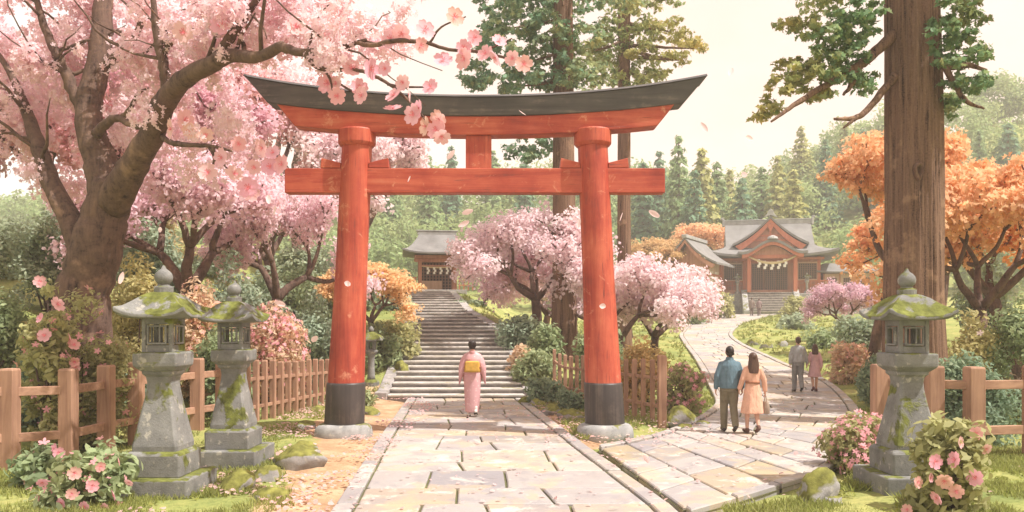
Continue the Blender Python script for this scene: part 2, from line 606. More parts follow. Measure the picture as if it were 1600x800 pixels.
# ------------------------------------------------------------------ ground sheet
def make_ground():
    xs = np.concatenate([np.linspace(-300, -40, 22), np.arange(-39, -13, 1.3), np.arange(-12.5, 16, .3), np.arange(16.3, 45, 1.3), np.linspace(46, 300, 22)])
    ys = np.concatenate([np.linspace(-60, 4, 14), np.arange(5, 34, .3), np.arange(34.3, 82, .7), np.arange(83, 175, 3.5), np.linspace(178, 330, 12)])
    X, Y = np.meshgrid(xs, ys)
    d = inside_dist(X, Y)
    Z = H0(X, Y)
    near = (Y < 85) & (np.abs(X) < 46)
    mask = sstep(.05, .9, d) * np.where(near, 1, .0)
    bump = nz(X, Y, .9, 3) * .10 + nz(X, Y, 2.6, 9) * .05
    Z = Z + (bump + .05) * mask
    Z = np.where(d < .0, Z - .05, Z)
    # stairs: keep the ground under the treads
    e_l, e_r = np.interp(Y, ST_Y, ST_L), np.interp(Y, ST_Y, ST_R)
    st = (Y > 22.6) & (Y < 42.6) & (X > e_l - .15) & (X < e_r + .15)
    Z = np.where(st, Z - .35, Z)
    n, m = X.shape
    me = bpy.data.meshes.new('ground')
    V = np.stack([X, Y, Z], -1).reshape(-1, 3)
    idx = np.arange(n * m).reshape(n, m)
    F = np.stack([idx[:-1, :-1], idx[:-1, 1:], idx[1:, 1:], idx[1:, :-1]], -1).reshape(-1, 4)
    me.from_pydata(V.tolist(), [], F.tolist())
    me.polygons.foreach_set('use_smooth', [True] * len(me.polygons))
    # bare earth beside the main path and round the gate feet
    l = np.interp(Y, [p[1] for p in MAIN_L], [p[0] for p in MAIN_L])
    r = np.interp(Y, [p[1] for p in MAIN_R], [p[0] for p in MAIN_R])
    soil = sstep(1.7, .9, (l - X) / np.interp(Y, [8, 11, 15], [.55, .8, 1.25]) + nz(X, Y, .7, 5) * .7) * (X < l + .3) * (Y < 24)
    soil = np.maximum(soil, .75 * sstep(1.5, .5, X - r + nz(X, Y, .8, 6) * .8) * (X > r - .3) * (Y < 24) * (Y > 14))
    a = me.attributes.new('soil', 'FLOAT', 'POINT')
    a.data.foreach_set('value', soil.reshape(-1).astype(np.float32))
    mt, nt, out = new_mat('ground_cover')
    v = coords(nt, rand=False)
    so = nd(nt, 'Attribute', {'attribute_name': 'soil'}).outputs['Fac']
    g = ramp(nt, noise_f(nt, v, .55, 5, .6), [(.3, (.15, .20, .07)), (.47, (.28, .31, .10)), (.62, (.40, .38, .14)), (.75, (.44, .36, .17))])
    fine = noise_f(nt, v, 14, 5, .7)
    g = mixc(nt, g, (.07, .10, .03), mth(nt, 'MULTIPLY', ramp(nt, fine, [(.45, (0, 0, 0)), (.65, (1, 1, 1))]), .5))
    s = ramp(nt, noise_f(nt, v, 1.7, 6, .65), [(.3, (.27, .17, .10)), (.5, (.46, .30, .18)), (.7, (.56, .42, .28))])
    s = mixc(nt, s, (.22, .12, .06), mth(nt, 'MULTIPLY', ramp(nt, fine, [(.5, (0, 0, 0)), (.7, (1, 1, 1))]), .5))
    k = ramp(nt, mth(nt, 'ADD', so, mth(nt, 'MULTIPLY', mth(nt, 'SUBTRACT', noise_f(nt, v, 3.5, 4), .5), .9)), [(.4, (0, 0, 0)), (.6, (1, 1, 1))])
    finish(nt, out, mixc(nt, g, s, k), .95, fine, .6, .03, .1)
    o = link_mesh('ground', me, mt)
    tag(o, kind='structure')
    return o


make_ground()


# ------------------------------------------------------------------ paving
def pave_mat(name, cols):
    m, nt, out = new_mat(name)
    v = coords(nt, rand=False)
    a = nd(nt, 'Attribute', {'attribute_name': 'tint'}).outputs['Fac']
    c = ramp(nt, a, cols)
    blot = noise_f(nt, v, 1.3, 5, .6, .4)
    c = mixc(nt, c, (.50, .37, .22), mth(nt, 'MULTIPLY', ramp(nt, blot, [(.52, (0, 0, 0)), (.60, (1, 1, 1))]), .5))
    c = mixc(nt, c, (.27, .255, .27), mth(nt, 'MULTIPLY', ramp(nt, noise_f(nt, v, 2.1, 5, .65), [(.5, (0, 0, 0)), (.6, (1, 1, 1))]), .5))
    c = mixc(nt, c, (.68, .63, .55), mth(nt, 'MULTIPLY', ramp(nt, noise_f(nt, v, 1.7, 6, .7, .5), [(.56, (0, 0, 0)), (.63, (1, 1, 1))]), .6))
    c = mixc(nt, c, (.20, .20, .08), mth(nt, 'MULTIPLY', ramp(nt, noise_f(nt, v, 4.3, 6, .75), [(.62, (0, 0, 0)), (.70, (1, 1, 1))]), .5))
    fine = noise_f(nt, v, 30, 5, .7)
    c = mixc(nt, c, (.24, .22, .2), mth(nt, 'MULTIPLY', ramp(nt, fine, [(.56, (0, 0, 0)), (.72, (1, 1, 1))]), .4))
    rough = ramp(nt, blot, [(.4, (.42,) * 3), (.65, (.75,) * 3)])
    finish(nt, out, c, rough, mth(nt, 'ADD', fine, mth(nt, 'MULTIPLY', blot, 1.5)), .35, .015, .4)
    return m


M['pave'] = pave_mat('paving', [(0, (.27, .26, .275)), (.25, (.36, .34, .33)), (.5, (.46, .425, .385)), (.68, (.41, .33, .23)), (.85, (.30, .285, .30)), (1, (.36, .30, .19))])
M['kerb'] = pave_mat('kerb_stone', [(0, (.30, .285, .285)), (.5, (.42, .395, .37)), (1, (.35, .32, .28))])
M['joint'] = simple('joint_earth', (.15, .12, .085), .95, .4, 3, (1, 1, 1), .4, (.15, .17, .055))


def slab_mesh(quads, tints, name, mat, z=.055, depth=.10, gap=.016, inset=.016, worn=True):
    """quads: lists of 4+ ground points (x, y); each a stone with eased edges."""
    vs, fs, tt = [], [], []
    for q, t in zip(quads, tints):
        q = np.array(q, float)
        c = q.mean(0)
        if worn and len(q) == 4:
            # broken corners and slightly bowed edges
            w_ = []
            for k in range(4):
                a_, p_, b_ = q[k - 1], q[k], q[(k + 1) % 4]
                la, lb = np.linalg.norm(a_ - p_), np.linalg.norm(b_ - p_)
                ca, cb = random.uniform(.015, .075) / max(la, .3), random.uniform(.015, .075) / max(lb, .3)
                w_ += [p_ + (a_ - p_) * min(.3, ca), p_ + (b_ - p_) * min(.3, cb)]
                mid_ = p_ + (b_ - p_) * random.uniform(.35, .65)
                w_.append(mid_ + (c - mid_) * random.uniform(-.008, .012))
            q = np.array(w_)
            c = q.mean(0)
        dz = random.uniform(-.006, .006)
        tilt = (random.uniform(-.006, .006), random.uniform(-.006, .006))
        n = len(q)
        def inner(g):
            e = np.roll(q, -1, 0) - q
            nn = np.stack([-e[:, 1], e[:, 0]], 1) / np.maximum(np.linalg.norm(e, axis=1, keepdims=True), 1e-6)
            if np.sum(nn * (c - q)) < 0:
                nn = -nn
            pn = np.roll(nn, 1, 0)
            return q + g * (nn + pn) / np.maximum(.35, 1 + np.sum(nn * pn, axis=1, keepdims=True))
        a, b = inner(gap), inner(gap + inset)
        hz = H0(q[:, 0], q[:, 1])
        base = len(vs)
        for k in range(n):
            vs.append((a[k, 0], a[k, 1], hz[k] - depth))
        for k in range(n):
            vs.append((a[k, 0], a[k, 1], hz[k] + z - .014 + dz))
        for k in range(n):
            d = b[k] - c
            vs.append((b[k, 0], b[k, 1], hz[k] + z + dz + d[0] * tilt[0] + d[1] * tilt[1]))
        fs.append(tuple(base + 2 * n + k for k in range(n)))
        tt.append(t)
        for r_ in (0, 1):
            for k in range(n):
                fs.append((base + r_ * n + k, base + r_ * n + (k + 1) % n, base + (r_ + 1) * n + (k + 1) % n, base + (r_ + 1) * n + k))
                tt.append(t)
    me = bpy.data.meshes.new(name)
    me.from_pydata(vs, [], fs)
    a_ = me.attributes.new('tint', 'FLOAT', 'FACE')
    a_.data.foreach_set('value', np.array(tt, np.float32))
    bm = bmesh.new()
    bm.from_mesh(me)
    bmesh.ops.recalc_face_normals(bm, faces=bm.faces)
    bm.to_mesh(me)
    bm.free()
    return me


def ribbon(Lp, Rp, n_rows, name, w_slab, kerb=.26, kerb_l=True, kerb_r=True, skip=None):
    """Paved strip between two edge curves: cross rows of uneven stones, a kerb along each edge."""
    kq, kt, sq, stt = [], [], [], []
    mid = (Lp + Rp) / 2
    arc = np.concatenate([[0], np.cumsum(np.linalg.norm(np.diff(mid, axis=0), axis=1))])
    arc /= arc[-1]
    f = lambda u: (np.array([np.interp(u, arc, Lp[:, i]) for i in (0, 1)]), np.array([np.interp(u, arc, Rp[:, i]) for i in (0, 1)]))
    cuts = [0.0]
    for i in range(n_rows):
        cuts.append(cuts[-1] + random.uniform(.7, 1.15))
    cuts = [c / cuts[-1] for c in cuts]
    for i in range(n_rows):
        u0, u1 = cuts[i], cuts[i + 1]
        (l0, r0), (l1, r1) = f(u0), f(u1)
        w0 = np.linalg.norm(r0 - l0)
        a = kerb / w0 if kerb_l else 0
        b = 1 - (kerb / w0 if kerb_r else 0)
        P = lambda u, t, l, r: l + (r - l) * t
        if kerb_l:
            kq.append([l0, P(0, a, l0, r0), P(0, a, l1, r1), l1])
            kt.append(random.random())
        if kerb_r:
            kq.append([P(0, b, l0, r0), r0, r1, P(0, b, l1, r1)])
            kt.append(random.random())
        ts, jt = [a], [0.0]
        while ts[-1] < b - .02:
            st = random.uniform(.7, 1.45) * w_slab / w0
            ts.append(ts[-1] + st)
            if b - ts[-1] < .45 * w_slab / w0:
                ts[-1] = b
            jt.append(random.uniform(-.025, .025) if ts[-1] < b - .02 else 0)
        ts[-1] = b
        for t0, t1, j0, j1 in zip(ts[:-1], ts[1:], jt[:-1], jt[1:]):
            t0b, t1b = t0 + j0, t1 + j1
            sq.append([P(0, t0, l0, r0), P(0, t1, l0, r0), P(0, t1b, l1, r1), P(0, t0b, l1, r1)])
            stt.append(min(1, max(0, random.betavariate(1.5, 1.7))))
    return sq, stt, kq, kt


def underlay(Lp, Rp, name, dz):
    grid = []
    for l, r in zip(Lp, Rp):
        row = []
        for t in np.linspace(0, 1, 5):
            p = l + (r - l) * t
            row.append((p[0], p[1], Hs(*p) + dz))
        grid.append(row)
    return MB().sheet(grid)


def curve_main(n):
    ys = np.linspace(-8, 22.8, n + 1)
    l = np.interp(ys, [p[1] for p in MAIN_L], [p[0] for p in MAIN_L])
    r = np.interp(ys, [p[1] for p in MAIN_R], [p[0] for p in MAIN_R])
    return np.stack([l, ys], 1), np.stack([r, ys], 1)


ml, mr = curve_main(90)
sq, stt, kq, kt = ribbon(ml, mr, 33, 'path', .98)
o = tag(link_mesh('path', slab_mesh(sq, stt, 'path', M['pave']), M['pave']), kind='structure')
tag(link_mesh('path_kerb', slab_mesh(kq, kt, 'path_kerb', M['kerb'], z=.07), M['kerb']), kind='structure')
tag(underlay(ml, mr, 'path_bed', .02).build('path_bed', M['joint'], smooth=True), kind='structure')
sq, stt, kq, kt = ribbon(brl, brr, 78, 'path', .95)
tag(link_mesh('path', slab_mesh(sq, stt, 'path', M['pave']), M['pave']), kind='structure')
tag(link_mesh('path_kerb', slab_mesh(kq, kt, 'path_kerb', M['kerb'], z=.085), M['kerb']), kind='structure')
tag(underlay(brl, brr, 'path_bed', .016).build('path_bed', M['joint'], smooth=True), kind='structure')


# ------------------------------------------------------------------ stairway up to the small shrine
def make_stairs():
    t = thing('stone_stairway', 'long curving flight of grey stone steps climbing to the small roofed shrine', 'stairway', (-1.6, 22.85, 0))
    O = Vector(t.location)
    y, z = 22.85, 0.0
    lst = []
    while y < 42:
        tread = np.interp(y, [22.85, 28.5, 30, 42], [.48, .5, .88, .95])
        lst.append((y, y + tread, z + .139))
        y += tread
        z += .139
    for (y0, y1, zt) in lst:
        b = MB()
        yb = y1 + .05
        pts = []
        for zz in (zt - .4, zt):
            for yy, side in ((y0, 'l'), (y0, 'r'), (yb, 'r'), (yb, 'l')):
                x = np.interp(yy, ST_Y, ST_L if side == 'l' else ST_R)
                pts.append(Vector((x, yy, zz)) - O)
        b.add(pts, [(3, 2, 1, 0), (4, 5, 6, 7), (0, 1, 5, 4), (1, 2, 6, 5), (2, 3, 7, 6), (3, 0, 4, 7)])
        b.build('step', M['step'], t)
        p = []
        for zz in (zt - .042, zt + .012):
            for yy, side in ((y0 - .07, 'l'), (y0 - .07, 'r'), (yb - .12, 'r'), (yb - .12, 'l')):
                x = np.interp(yy, ST_Y, ST_L if side == 'l' else ST_R) + (.008 if side == 'l' else -.008)
                p.append(Vector((x, yy, zz)) - O)
        MB().add(p, [(3, 2, 1, 0), (4, 5, 6, 7), (0, 1, 5, 4), (1, 2, 6, 5), (2, 3, 7, 6), (3, 0, 4, 7)]).build('tread', M['tread'], t, bevel=.012)
    for tab, s in ((ST_L, -1), (ST_R, 1)):
        b = MB()
        rings = []
        for y0 in np.linspace(22.7, 42.2, 30):
            x = np.interp(y0, ST_Y, tab)
            zz = np.interp(y0, [22.85] + [q[1] for q in lst], [.12] + [q[2] for q in lst]) + .10
            xa, xb = sorted((x + s * .004, x + s * .36))
            rings.append([Vector((xa, y0, zz - .6)) - O, Vector((xb, y0, zz - .6)) - O, Vector((xb, y0, zz)) - O, Vector((xa, y0, zz)) - O])
        b.loft(rings).build('side_kerb', M['step'], t, bevel=.02)
    return lst[-1]


stair_top = make_stairs()
# ------------------------------------------------------------------ gate
def make_torii():
    Y = 15.4
    s = FPX / Y
    cx = (742 - 800) / s
    t = thing('torii_gate', 'tall vermilion torii gate with a black top beam, standing over the paved path', 'gate', (cx, Y, 0))
    lx = lambda px: (px - 800) / s - cx
    lz = lambda py: HC - (py - HY) / s
    for (xb, xt) in ((537, 559), (946, 925)):
        x0, x1 = lx(xb), lx(xt)
        zt = lz(205)
        rings = []
        for i in range(25):
            u = i / 24
            z = .2 + (zt - .2) * u
            r = .352 - .075 * u + .008 * math.sin(9 * u)
            c = x0 + (x1 - x0) * (z / zt)
            rings.append([Vector((c + r * math.cos(a), r * math.sin(a), z)) for a in [k * math.pi / 20 for k in range(40)]])
        MB().loft(rings).build('pillar', M['vermilion'], t, True)
        rr = []
        for z, r in ((.18, .365), (.22, .385), (1.02, .372), (1.06, .362), (1.06, .30)):
            c = x0 + (x1 - x0) * (z / zt)
            rr.append([Vector((c + r * math.cos(a), r * math.sin(a), z)) for a in [k * math.pi / 20 for k in range(40)]])
        MB().loft(rr).build('pillar_sleeve', M['sleeve'], t, True)
        # stone foot, slightly irregular
        pr = [(.02, -.12), (.53, -.12), (.55, .06), (.53, .19), (.47, .25), (.38, .275), (.02, .28)]
        rings = []
        for r, z in pr:
            rings.append([Vector((x0 + r * (1 + .05 * math.sin(3 * a + xb) + .03 * math.sin(7 * a)) * math.cos(a), r * (1 + .04 * math.cos(2 * a)) * math.sin(a), z)) for a in [k * math.pi / 18 for k in range(36)]])
        MB().loft(rings).build('foot_stone', M['base_stone'], t, True)
        zr = lz(228)
        c = x0 + (x1 - x0) * (zr / zt)
        MB().lathe([(.30, zr - .03), (.335, zr), (.36, zr + .035), (.36, zr + .27), (.345, zr + .30), (.2, zr + .31)], (c, 0, 0), 40).build('pillar_ring', M['vermilion'], t, False, .008)
        # wedges either side of the pillar, on top of the tie beam
        cn = x0 + (x1 - x0) * (lz(262) / zt)
        for sd in (-1, 1):
            z0 = lz(264.5)
            poly = [(cn + sd * .27, z0), (cn + sd * .66, z0), (cn + sd * .64, z0 + .19), (cn + sd * .27, z0 + .10)]
            MB().prism(poly, -.15, .15).build('wedge', M['vermilion_beam'], t, bevel=.01)
    # tie beam
    MB().box(((lx(448) + lx(1037)) / 2, 0, (lz(303) + lz(265)) / 2), (lx(1037) - lx(448), .30, lz(265) - lz(303))).build('tie_beam', M['vermilion_beam'], t, bevel=.014)
    MB().box((lx(748), 0, (lz(215) + lz(265)) / 2), (.49, .26, lz(212) - lz(264))).build('centre_strut', M['vermilion'], t, bevel=.012)
    # curved upper beams
    def curved(name, mat, n, x_top, x_bot, top, bot, th_top, th_bot):
        rings = []
        for i in range(n + 1):
            u = -1 + 2 * i / n
            q = abs(u) ** 2.2
            xt = cxm + (x_top[1] - x_top[0]) / 2 * u
            xb = cxm + (x_bot[1] - x_bot[0]) / 2 * u
            zt, zb = top[0] + (top[1] - top[0]) * q, bot[0] + (bot[1] - bot[0]) * q
            rings.append([Vector((xb, -th_bot, zb)), Vector((xb, th_bot, zb)), Vector((xt, th_top, zt)), Vector((xt, -th_top, zt))])
        return MB().loft(rings).build(name, mat, t, bevel=.016)
    cxm = lx(744)
    curved('lintel', M['vermilion_beam'], 32, (lx(434), lx(1054)), (lx(466), lx(1026)), (lz(186), lz(163)), (lz(214), lz(200)), .215, .20)
    cxm = lx(744)
    curved('top_beam', M['black_wood'], 40, (lx(391), lx(1097)), (lx(424), lx(1064)), (lz(159), lz(127)), (lz(185.5), lz(166)), .33, .25)
    # sheet-metal cap along the ridge
    rings = []
    for i in range(41):
        u = -1 + 2 * i / 40
        q = abs(u) ** 2.2
        x = cxm + (lx(1099) - lx(389)) / 2 * u
        z = lz(159) + (lz(127) - lz(159)) * q + .003
        rings.append([Vector((x, -.36, z)), Vector((x, .36, z)), Vector((x, .30, z + .05)), Vector((x, 0, z + .10)), Vector((x, -.30, z + .05))])
    MB().loft(rings).build('ridge_cap', M['black_wood'], t, bevel=.008)
    return t


make_torii()


# ------------------------------------------------------------------ stone lanterns
def sq(h, z, ch=.02, jit=0):
    c = min(ch, h * .4)
    return [Vector((x, y, z)) for x, y in ((-h + c, -h), (h - c, -h), (h, -h + c), (h, h - c), (h - c, h), (-h + c, h), (-h, h - c), (-h, -h + c))]


def roof_grid(a_of_u, z_of_u, lift, n_side=8, n_u=10):
    rings = []
    for i in range(n_u + 1):
        u = i / n_u
        a, z = a_of_u(u), z_of_u(u)
        ring = []
        for s_ in range(4):
            for k in range(n_side):
                w = -1 + 2 * k / n_side
                x, y = ((w, -1), (1, w), (-w, 1), (-1, -w))[s_]
                ring.append(Vector((x * a, y * a, z + lift * abs(w) ** 3 * (1 - u) ** 2)))
        rings.append(ring)
    return rings


def make_lantern(label, loc, scale=1.0, rotz=0.0, group='tall stone lanterns beside the path'):
    t = thing('stone_lantern', label, 'stone lantern', loc, rotz, group, scale)
    def slab(name, rings, mat='stone', bev=.012):
        return MB().loft(rings).build(name, M[mat], t, bevel=bev)
    slab('base_slab', [sq(.50, -.12), sq(.505, .27), sq(.49, .285)])
    slab('base_slab', [sq(.345, .285), sq(.35, .55), sq(.335, .575), sq(.30, .60)])
    prof = [(.285, .595), (.288, .66), (.262, .80), (.225, 1.0), (.188, 1.2), (.162, 1.36), (.156, 1.45), (.165, 1.52), (.20, 1.56), (.205, 1.60)]
    slab('pedestal', [sq(a, z, .03) for a, z in prof], bev=.006)
    slab('platform', [sq(.21, 1.598), (sq(.275, 1.66)), sq(.28, 1.70), sq(.28, 1.82), sq(.265, 1.835)])
    # fire box: four posts, sills and heads, so the windows are real openings
    b = MB()
    z0, z1, h, w = 1.835, 2.26, .195, .052
    for sx in (-1, 1):
        for sy in (-1, 1):
            b.box((sx * (h - w / 2), sy * (h - w / 2), (z0 + z1) / 2), (w, w, z1 - z0))
    for k in range(4):
        T = Matrix.Rotation(k * math.pi / 2, 4, 'Z')
        L = 2 * h - 2 * w
        b.box(None, None or (L, w - .006, .09), m=T @ Matrix.Translation((0, -h + w / 2, z0 + .045)))
        b.box(None, (L, w - .006, .075), m=T @ Matrix.Translation((0, -h + w / 2, z1 - .0375)))
    b.build('fire_box', M['stone'], t, bevel=.006)
    for k in range(4):
        T = Matrix.Rotation(k * math.pi / 2, 4, 'Z')
        f = MB()
        zc = (z0 + .09 + z1 - .075) / 2
        L, Hh = .245, .24
        for dx in (-1, 1):
            f.box(None, (.022, .02, Hh), m=T @ Matrix.Translation((dx * (L / 2 - .011), -h - .006, zc)))
            f.box(None, (L - .046, .02, .022), m=T @ Matrix.Translation((0, -h - .006, zc + dx * (Hh / 2 - .011))))
        f.box(None, (.018, .018, Hh - .046), m=T @ Matrix.Translation((.03, -h + .012, zc)))
        f.build('window_frame', M['stone'], t)
    # roof
    U = (0, .2, .45, .7, .9, 1)
    up = roof_grid(lambda u: float(np.interp(u, U, (.44, .365, .285, .205, .14, .095))), lambda u: float(np.interp(u, U, (2.31, 2.36, 2.45, 2.54, 2.585, 2.60))), .10)
    lo = roof_grid(lambda u: .44 - .21 * u, lambda u: 2.27 - .012 * u, .085, n_u=2)
    rings = lo[::-1] + up
    MB().loft(rings).build('roof', M['stone_roof'], t, bevel=.01)
    MB().lathe([(.05, 2.58), (.115, 2.585), (.12, 2.66), (.10, 2.675), (.075, 2.68), (.072, 2.70), (.04, 2.70)], seg=16).build('finial_base', M['stone'], t, bevel=.006)
    MB().lathe([(.03, 2.695), (.07, 2.70), (.105, 2.745), (.112, 2.79), (.10, 2.835), (.068, 2.872), (.035, 2.895), (.018, 2.93), (.004, 2.945)], seg=24).build('finial', M['stone'], t, True)
    return t


def on(px, Y, dz=0.0):
    x = (px - 800) / FPX * Y
    return Vector((x, Y, Hs(x, Y) + dz))


make_lantern('large mossy stone lantern at lower left, the nearer and taller of the left pair', (-4.46, 10.2, .0))
make_lantern('mossy stone lantern standing just behind the nearer left one', (-4.24, 12.15, .05), .955)
make_lantern('large mossy stone lantern at lower right in front of the giant cedar trunk', (5.13, 10.35, .0), .99)


def round_lantern(name, label, loc, s, group, mat='stone'):
    t = thing(name, label, 'stone lantern', loc, 0, group, s)
    MB().lathe([(.24, -.1), (.25, .12), (.21, .16), (.15, .2)], seg=18).build('base', M[mat], t)
    MB().lathe([(.13, .18), (.115, .3), (.10, .6), (.11, .9), (.16, .98), (.2, 1.02), (.2, 1.08), (.1, 1.1)], seg=18).build('pedestal', M[mat], t, True)
    b = MB()
    for k in range(4):
        a = k * math.pi / 2 + math.pi / 4
        b.box((.13 * math.cos(a), .13 * math.sin(a), 1.22), (.07, .07, .29))
    b.box((0, 0, 1.10), (.27, .27, .05)).box((0, 0, 1.35), (.27, .27, .05))
    b.build('fire_box', M[mat], t)
    up = roof_grid(lambda u: .32 * (1 - u) + .05 * u, lambda u: 1.40 + .24 * u ** .7, .06, 6, 6)
    MB().loft(roof_grid(lambda u: .32 - .15 * u, lambda u: 1.37, .05, 6, 1)[::-1] + up).build('roof', M['stone_roof'], t)
    MB().lathe([(.03, 1.62), (.07, 1.64), (.085, 1.70), (.06, 1.76), (.01, 1.81)], seg=14).build('finial', M[mat], t, True)
    return t


round_lantern('stone_lantern', 'small slender stone lantern at the left foot of the stairway, behind the gate pillar', on(580, 24.0), 1.0, None)


# ------------------------------------------------------------------ fences
def post(parent, p, h, w, name='post', mat='wood', round_top=.02):
    p = Vector(p)
    b = MB().loft([[p + v for v in sq(w / 2, z, .008)] for z in (-.4, h - .03)] + [[p + v for v in sq(w / 2 - .012, h, .008)]])
    return b.build(name, M[mat], parent, bevel=.006)


def rail_fence(label, pts, h, w, rails, rh=.11, group=None, grow=None, name='wooden_fence'):
    """Square posts at pts with rails butted between them."""
    O = Vector((pts[0][0], pts[0][1], Hs(*pts[0])))
    t = thing(name, label, 'fence', O, 0, group)
    P = [Vector((x, y, Hs(x, y))) - O for x, y in pts]
    for i, p in enumerate(P):
        post(t, p, h + random.uniform(-.02, .02), w)
    for a, b in zip(P[:-1], P[1:]):
        d = (b - a).normalized()
        for rz in rails:
            MB().beam(a + d * (w / 2 - .012) + Vector((0, 0, rz)), b - d * (w / 2 - .012) + Vector((0, 0, rz)), .075, rh).build('rail', M['wood_rail'], t, bevel=.008)
    return t


def picket_fence(label, a, b, n, h0, h1, w, group=None, end_post=None):
    O = Vector((a[0], a[1], Hs(*a)))
    t = thing('picket_fence', label, 'fence', O, 0, group)
    A, B = Vector((*a, 0)), Vector((*b, 0))
    d = (B - A).normalized()
    side = Vector((d.y, -d.x, 0))
    pts = []
    for i in range(n):
        u = i / (n - 1)
        q = A.lerp(B, u)
        q.z = Hs(q.x, q.y)
        q -= O
        pts.append(q)
        h = h0 + (h1 - h0) * u + random.uniform(-.025, .025)
        ww, nm = w * random.uniform(.92, 1.08), 'picket'
        if end_post and i in end_post:
            ww, nm, h = w * 1.7, 'post', h + .12
        post(t, q, h, ww, nm)
    for f in (.28, .72):
        for i in range(0, n - 1):
            p, q = pts[i], pts[i + 1]
            hp = (h0 + (h1 - h0) * i / (n - 1)) * f
            hq = (h0 + (h1 - h0) * (i + 1) / (n - 1)) * f
            dd = (q - p).normalized()
            MB().beam(p + dd * w * .38 + Vector((0, 0, hp)), q - dd * w * .38 + Vector((0, 0, hq)), .05, .075).build('rail', M['wood_rail'], t, bevel=.006)
    return t


fl = [((px - 800) / FPX * Y, Y) for px, Y in ((-72, 11.2), (15, 11.7), (107, 12.2), (166, 13.2), (213, 14.0), (258, 14.8), (308, 15.6), (347, 16.3))]
rail_fence('brown wooden rail fence with square posts behind the left lanterns', fl, 1.52, .215, (.5, 1.18), .13)
picket_fence('brown picket fence running back from the left lanterns toward the gate pillar', (-5.62, 16.9), (-4.85, 21.6), 13, 1.40, 1.22, .12)
picket_fence('brown picket fence behind the right gate pillar, ending in a thick post', (1.25, 23.5), (3.22, 17.1), 16, 1.28, 1.40, .105, None, (15,))
fr = [(5.55, 12.2), (6.72, 12.55), (7.36, 12.75), (9.0, 13.3), (10.8, 13.9)]
rail_fence('brown wooden rail fence behind the right lantern, at the foot of the giant cedar', [(6.15, 13.3), (6.75, 12.75), (7.28, 12.55), (8.35, 12.75), (9.5, 13.0)], 1.52, .24, (.50, 1.22), .14)


# ------------------------------------------------------------------ small shrine at the head of the stairs
def curved_roof(par, W, D, ze, zr, rw, rd=.12, lift=.25, sag=.75, th=.12, nm='roof', mat='roof', hip=True):
    """Four-sided roof with concave slopes and turned-up corners; W, D eave half sizes, rw ridge half length."""
    rings = []
    NU, NS = 10, 10
    for i in range(NU + 1):
        u = i / NU
        k = u ** sag if sag > 1 else u
        hx = W + (rw - W) * (1 - (1 - u) ** 1.0)
        hy = D + (rd - D) * u
        z = ze + (zr - ze) * (u ** 1.55)
        ring = []
        for s_ in range(4):
            for q in range(NS):
                w = -1 + 2 * q / NS
                x, y = ((w, -1), (1, w), (-w, 1), (-1, -w))[s_]
                ring.append(Vector((x * hx, y * hy, z + lift * abs(w) ** 3.5 * (1 - u) ** 2)))
        rings.append(ring)
    low = []
    for r_, dz in ((1.0, -th), (.93, -th - .03), (.6, -th + .02)):
        ring = []
        for s_ in range(4):
            for q in range(NS):
                w = -1 + 2 * q / NS
                x, y = ((w, -1), (1, w), (-w, 1), (-1, -w))[s_]
                ring.append(Vector((x * W * r_, y * D * r_, ze + dz + lift * abs(w) ** 3.5 * r_ ** 3)))
        low.append(ring)
    return MB().loft(low[::-1] + rings).build(nm, M[mat], par)


def shide(par, x, y, z, w=.16, h=.5):
    b = MB()
    for k in range(3):
        b.box((x + (.25 * w if k % 2 else -.25 * w), y - .012 * k, z - h * (k + .5) / 3), (w, .014, h / 3 + .01))
    return b.build('paper_streamer', M['paper'], par)


def rope(par, a, b, sag, r=.07, n=14):
    a, b = Vector(a), Vector(b)
    pts = [a.lerp(b, i / n) - Vector((0, 0, sag * (1 - (2 * i / n - 1) ** 2))) for i in range(n + 1)]
    return MB().tube(pts, [r * (.55 + .6 * (1 - abs(2 * i / n - 1))) for i in range(n + 1)], 8).build('straw_rope', M['rope'], par, True)


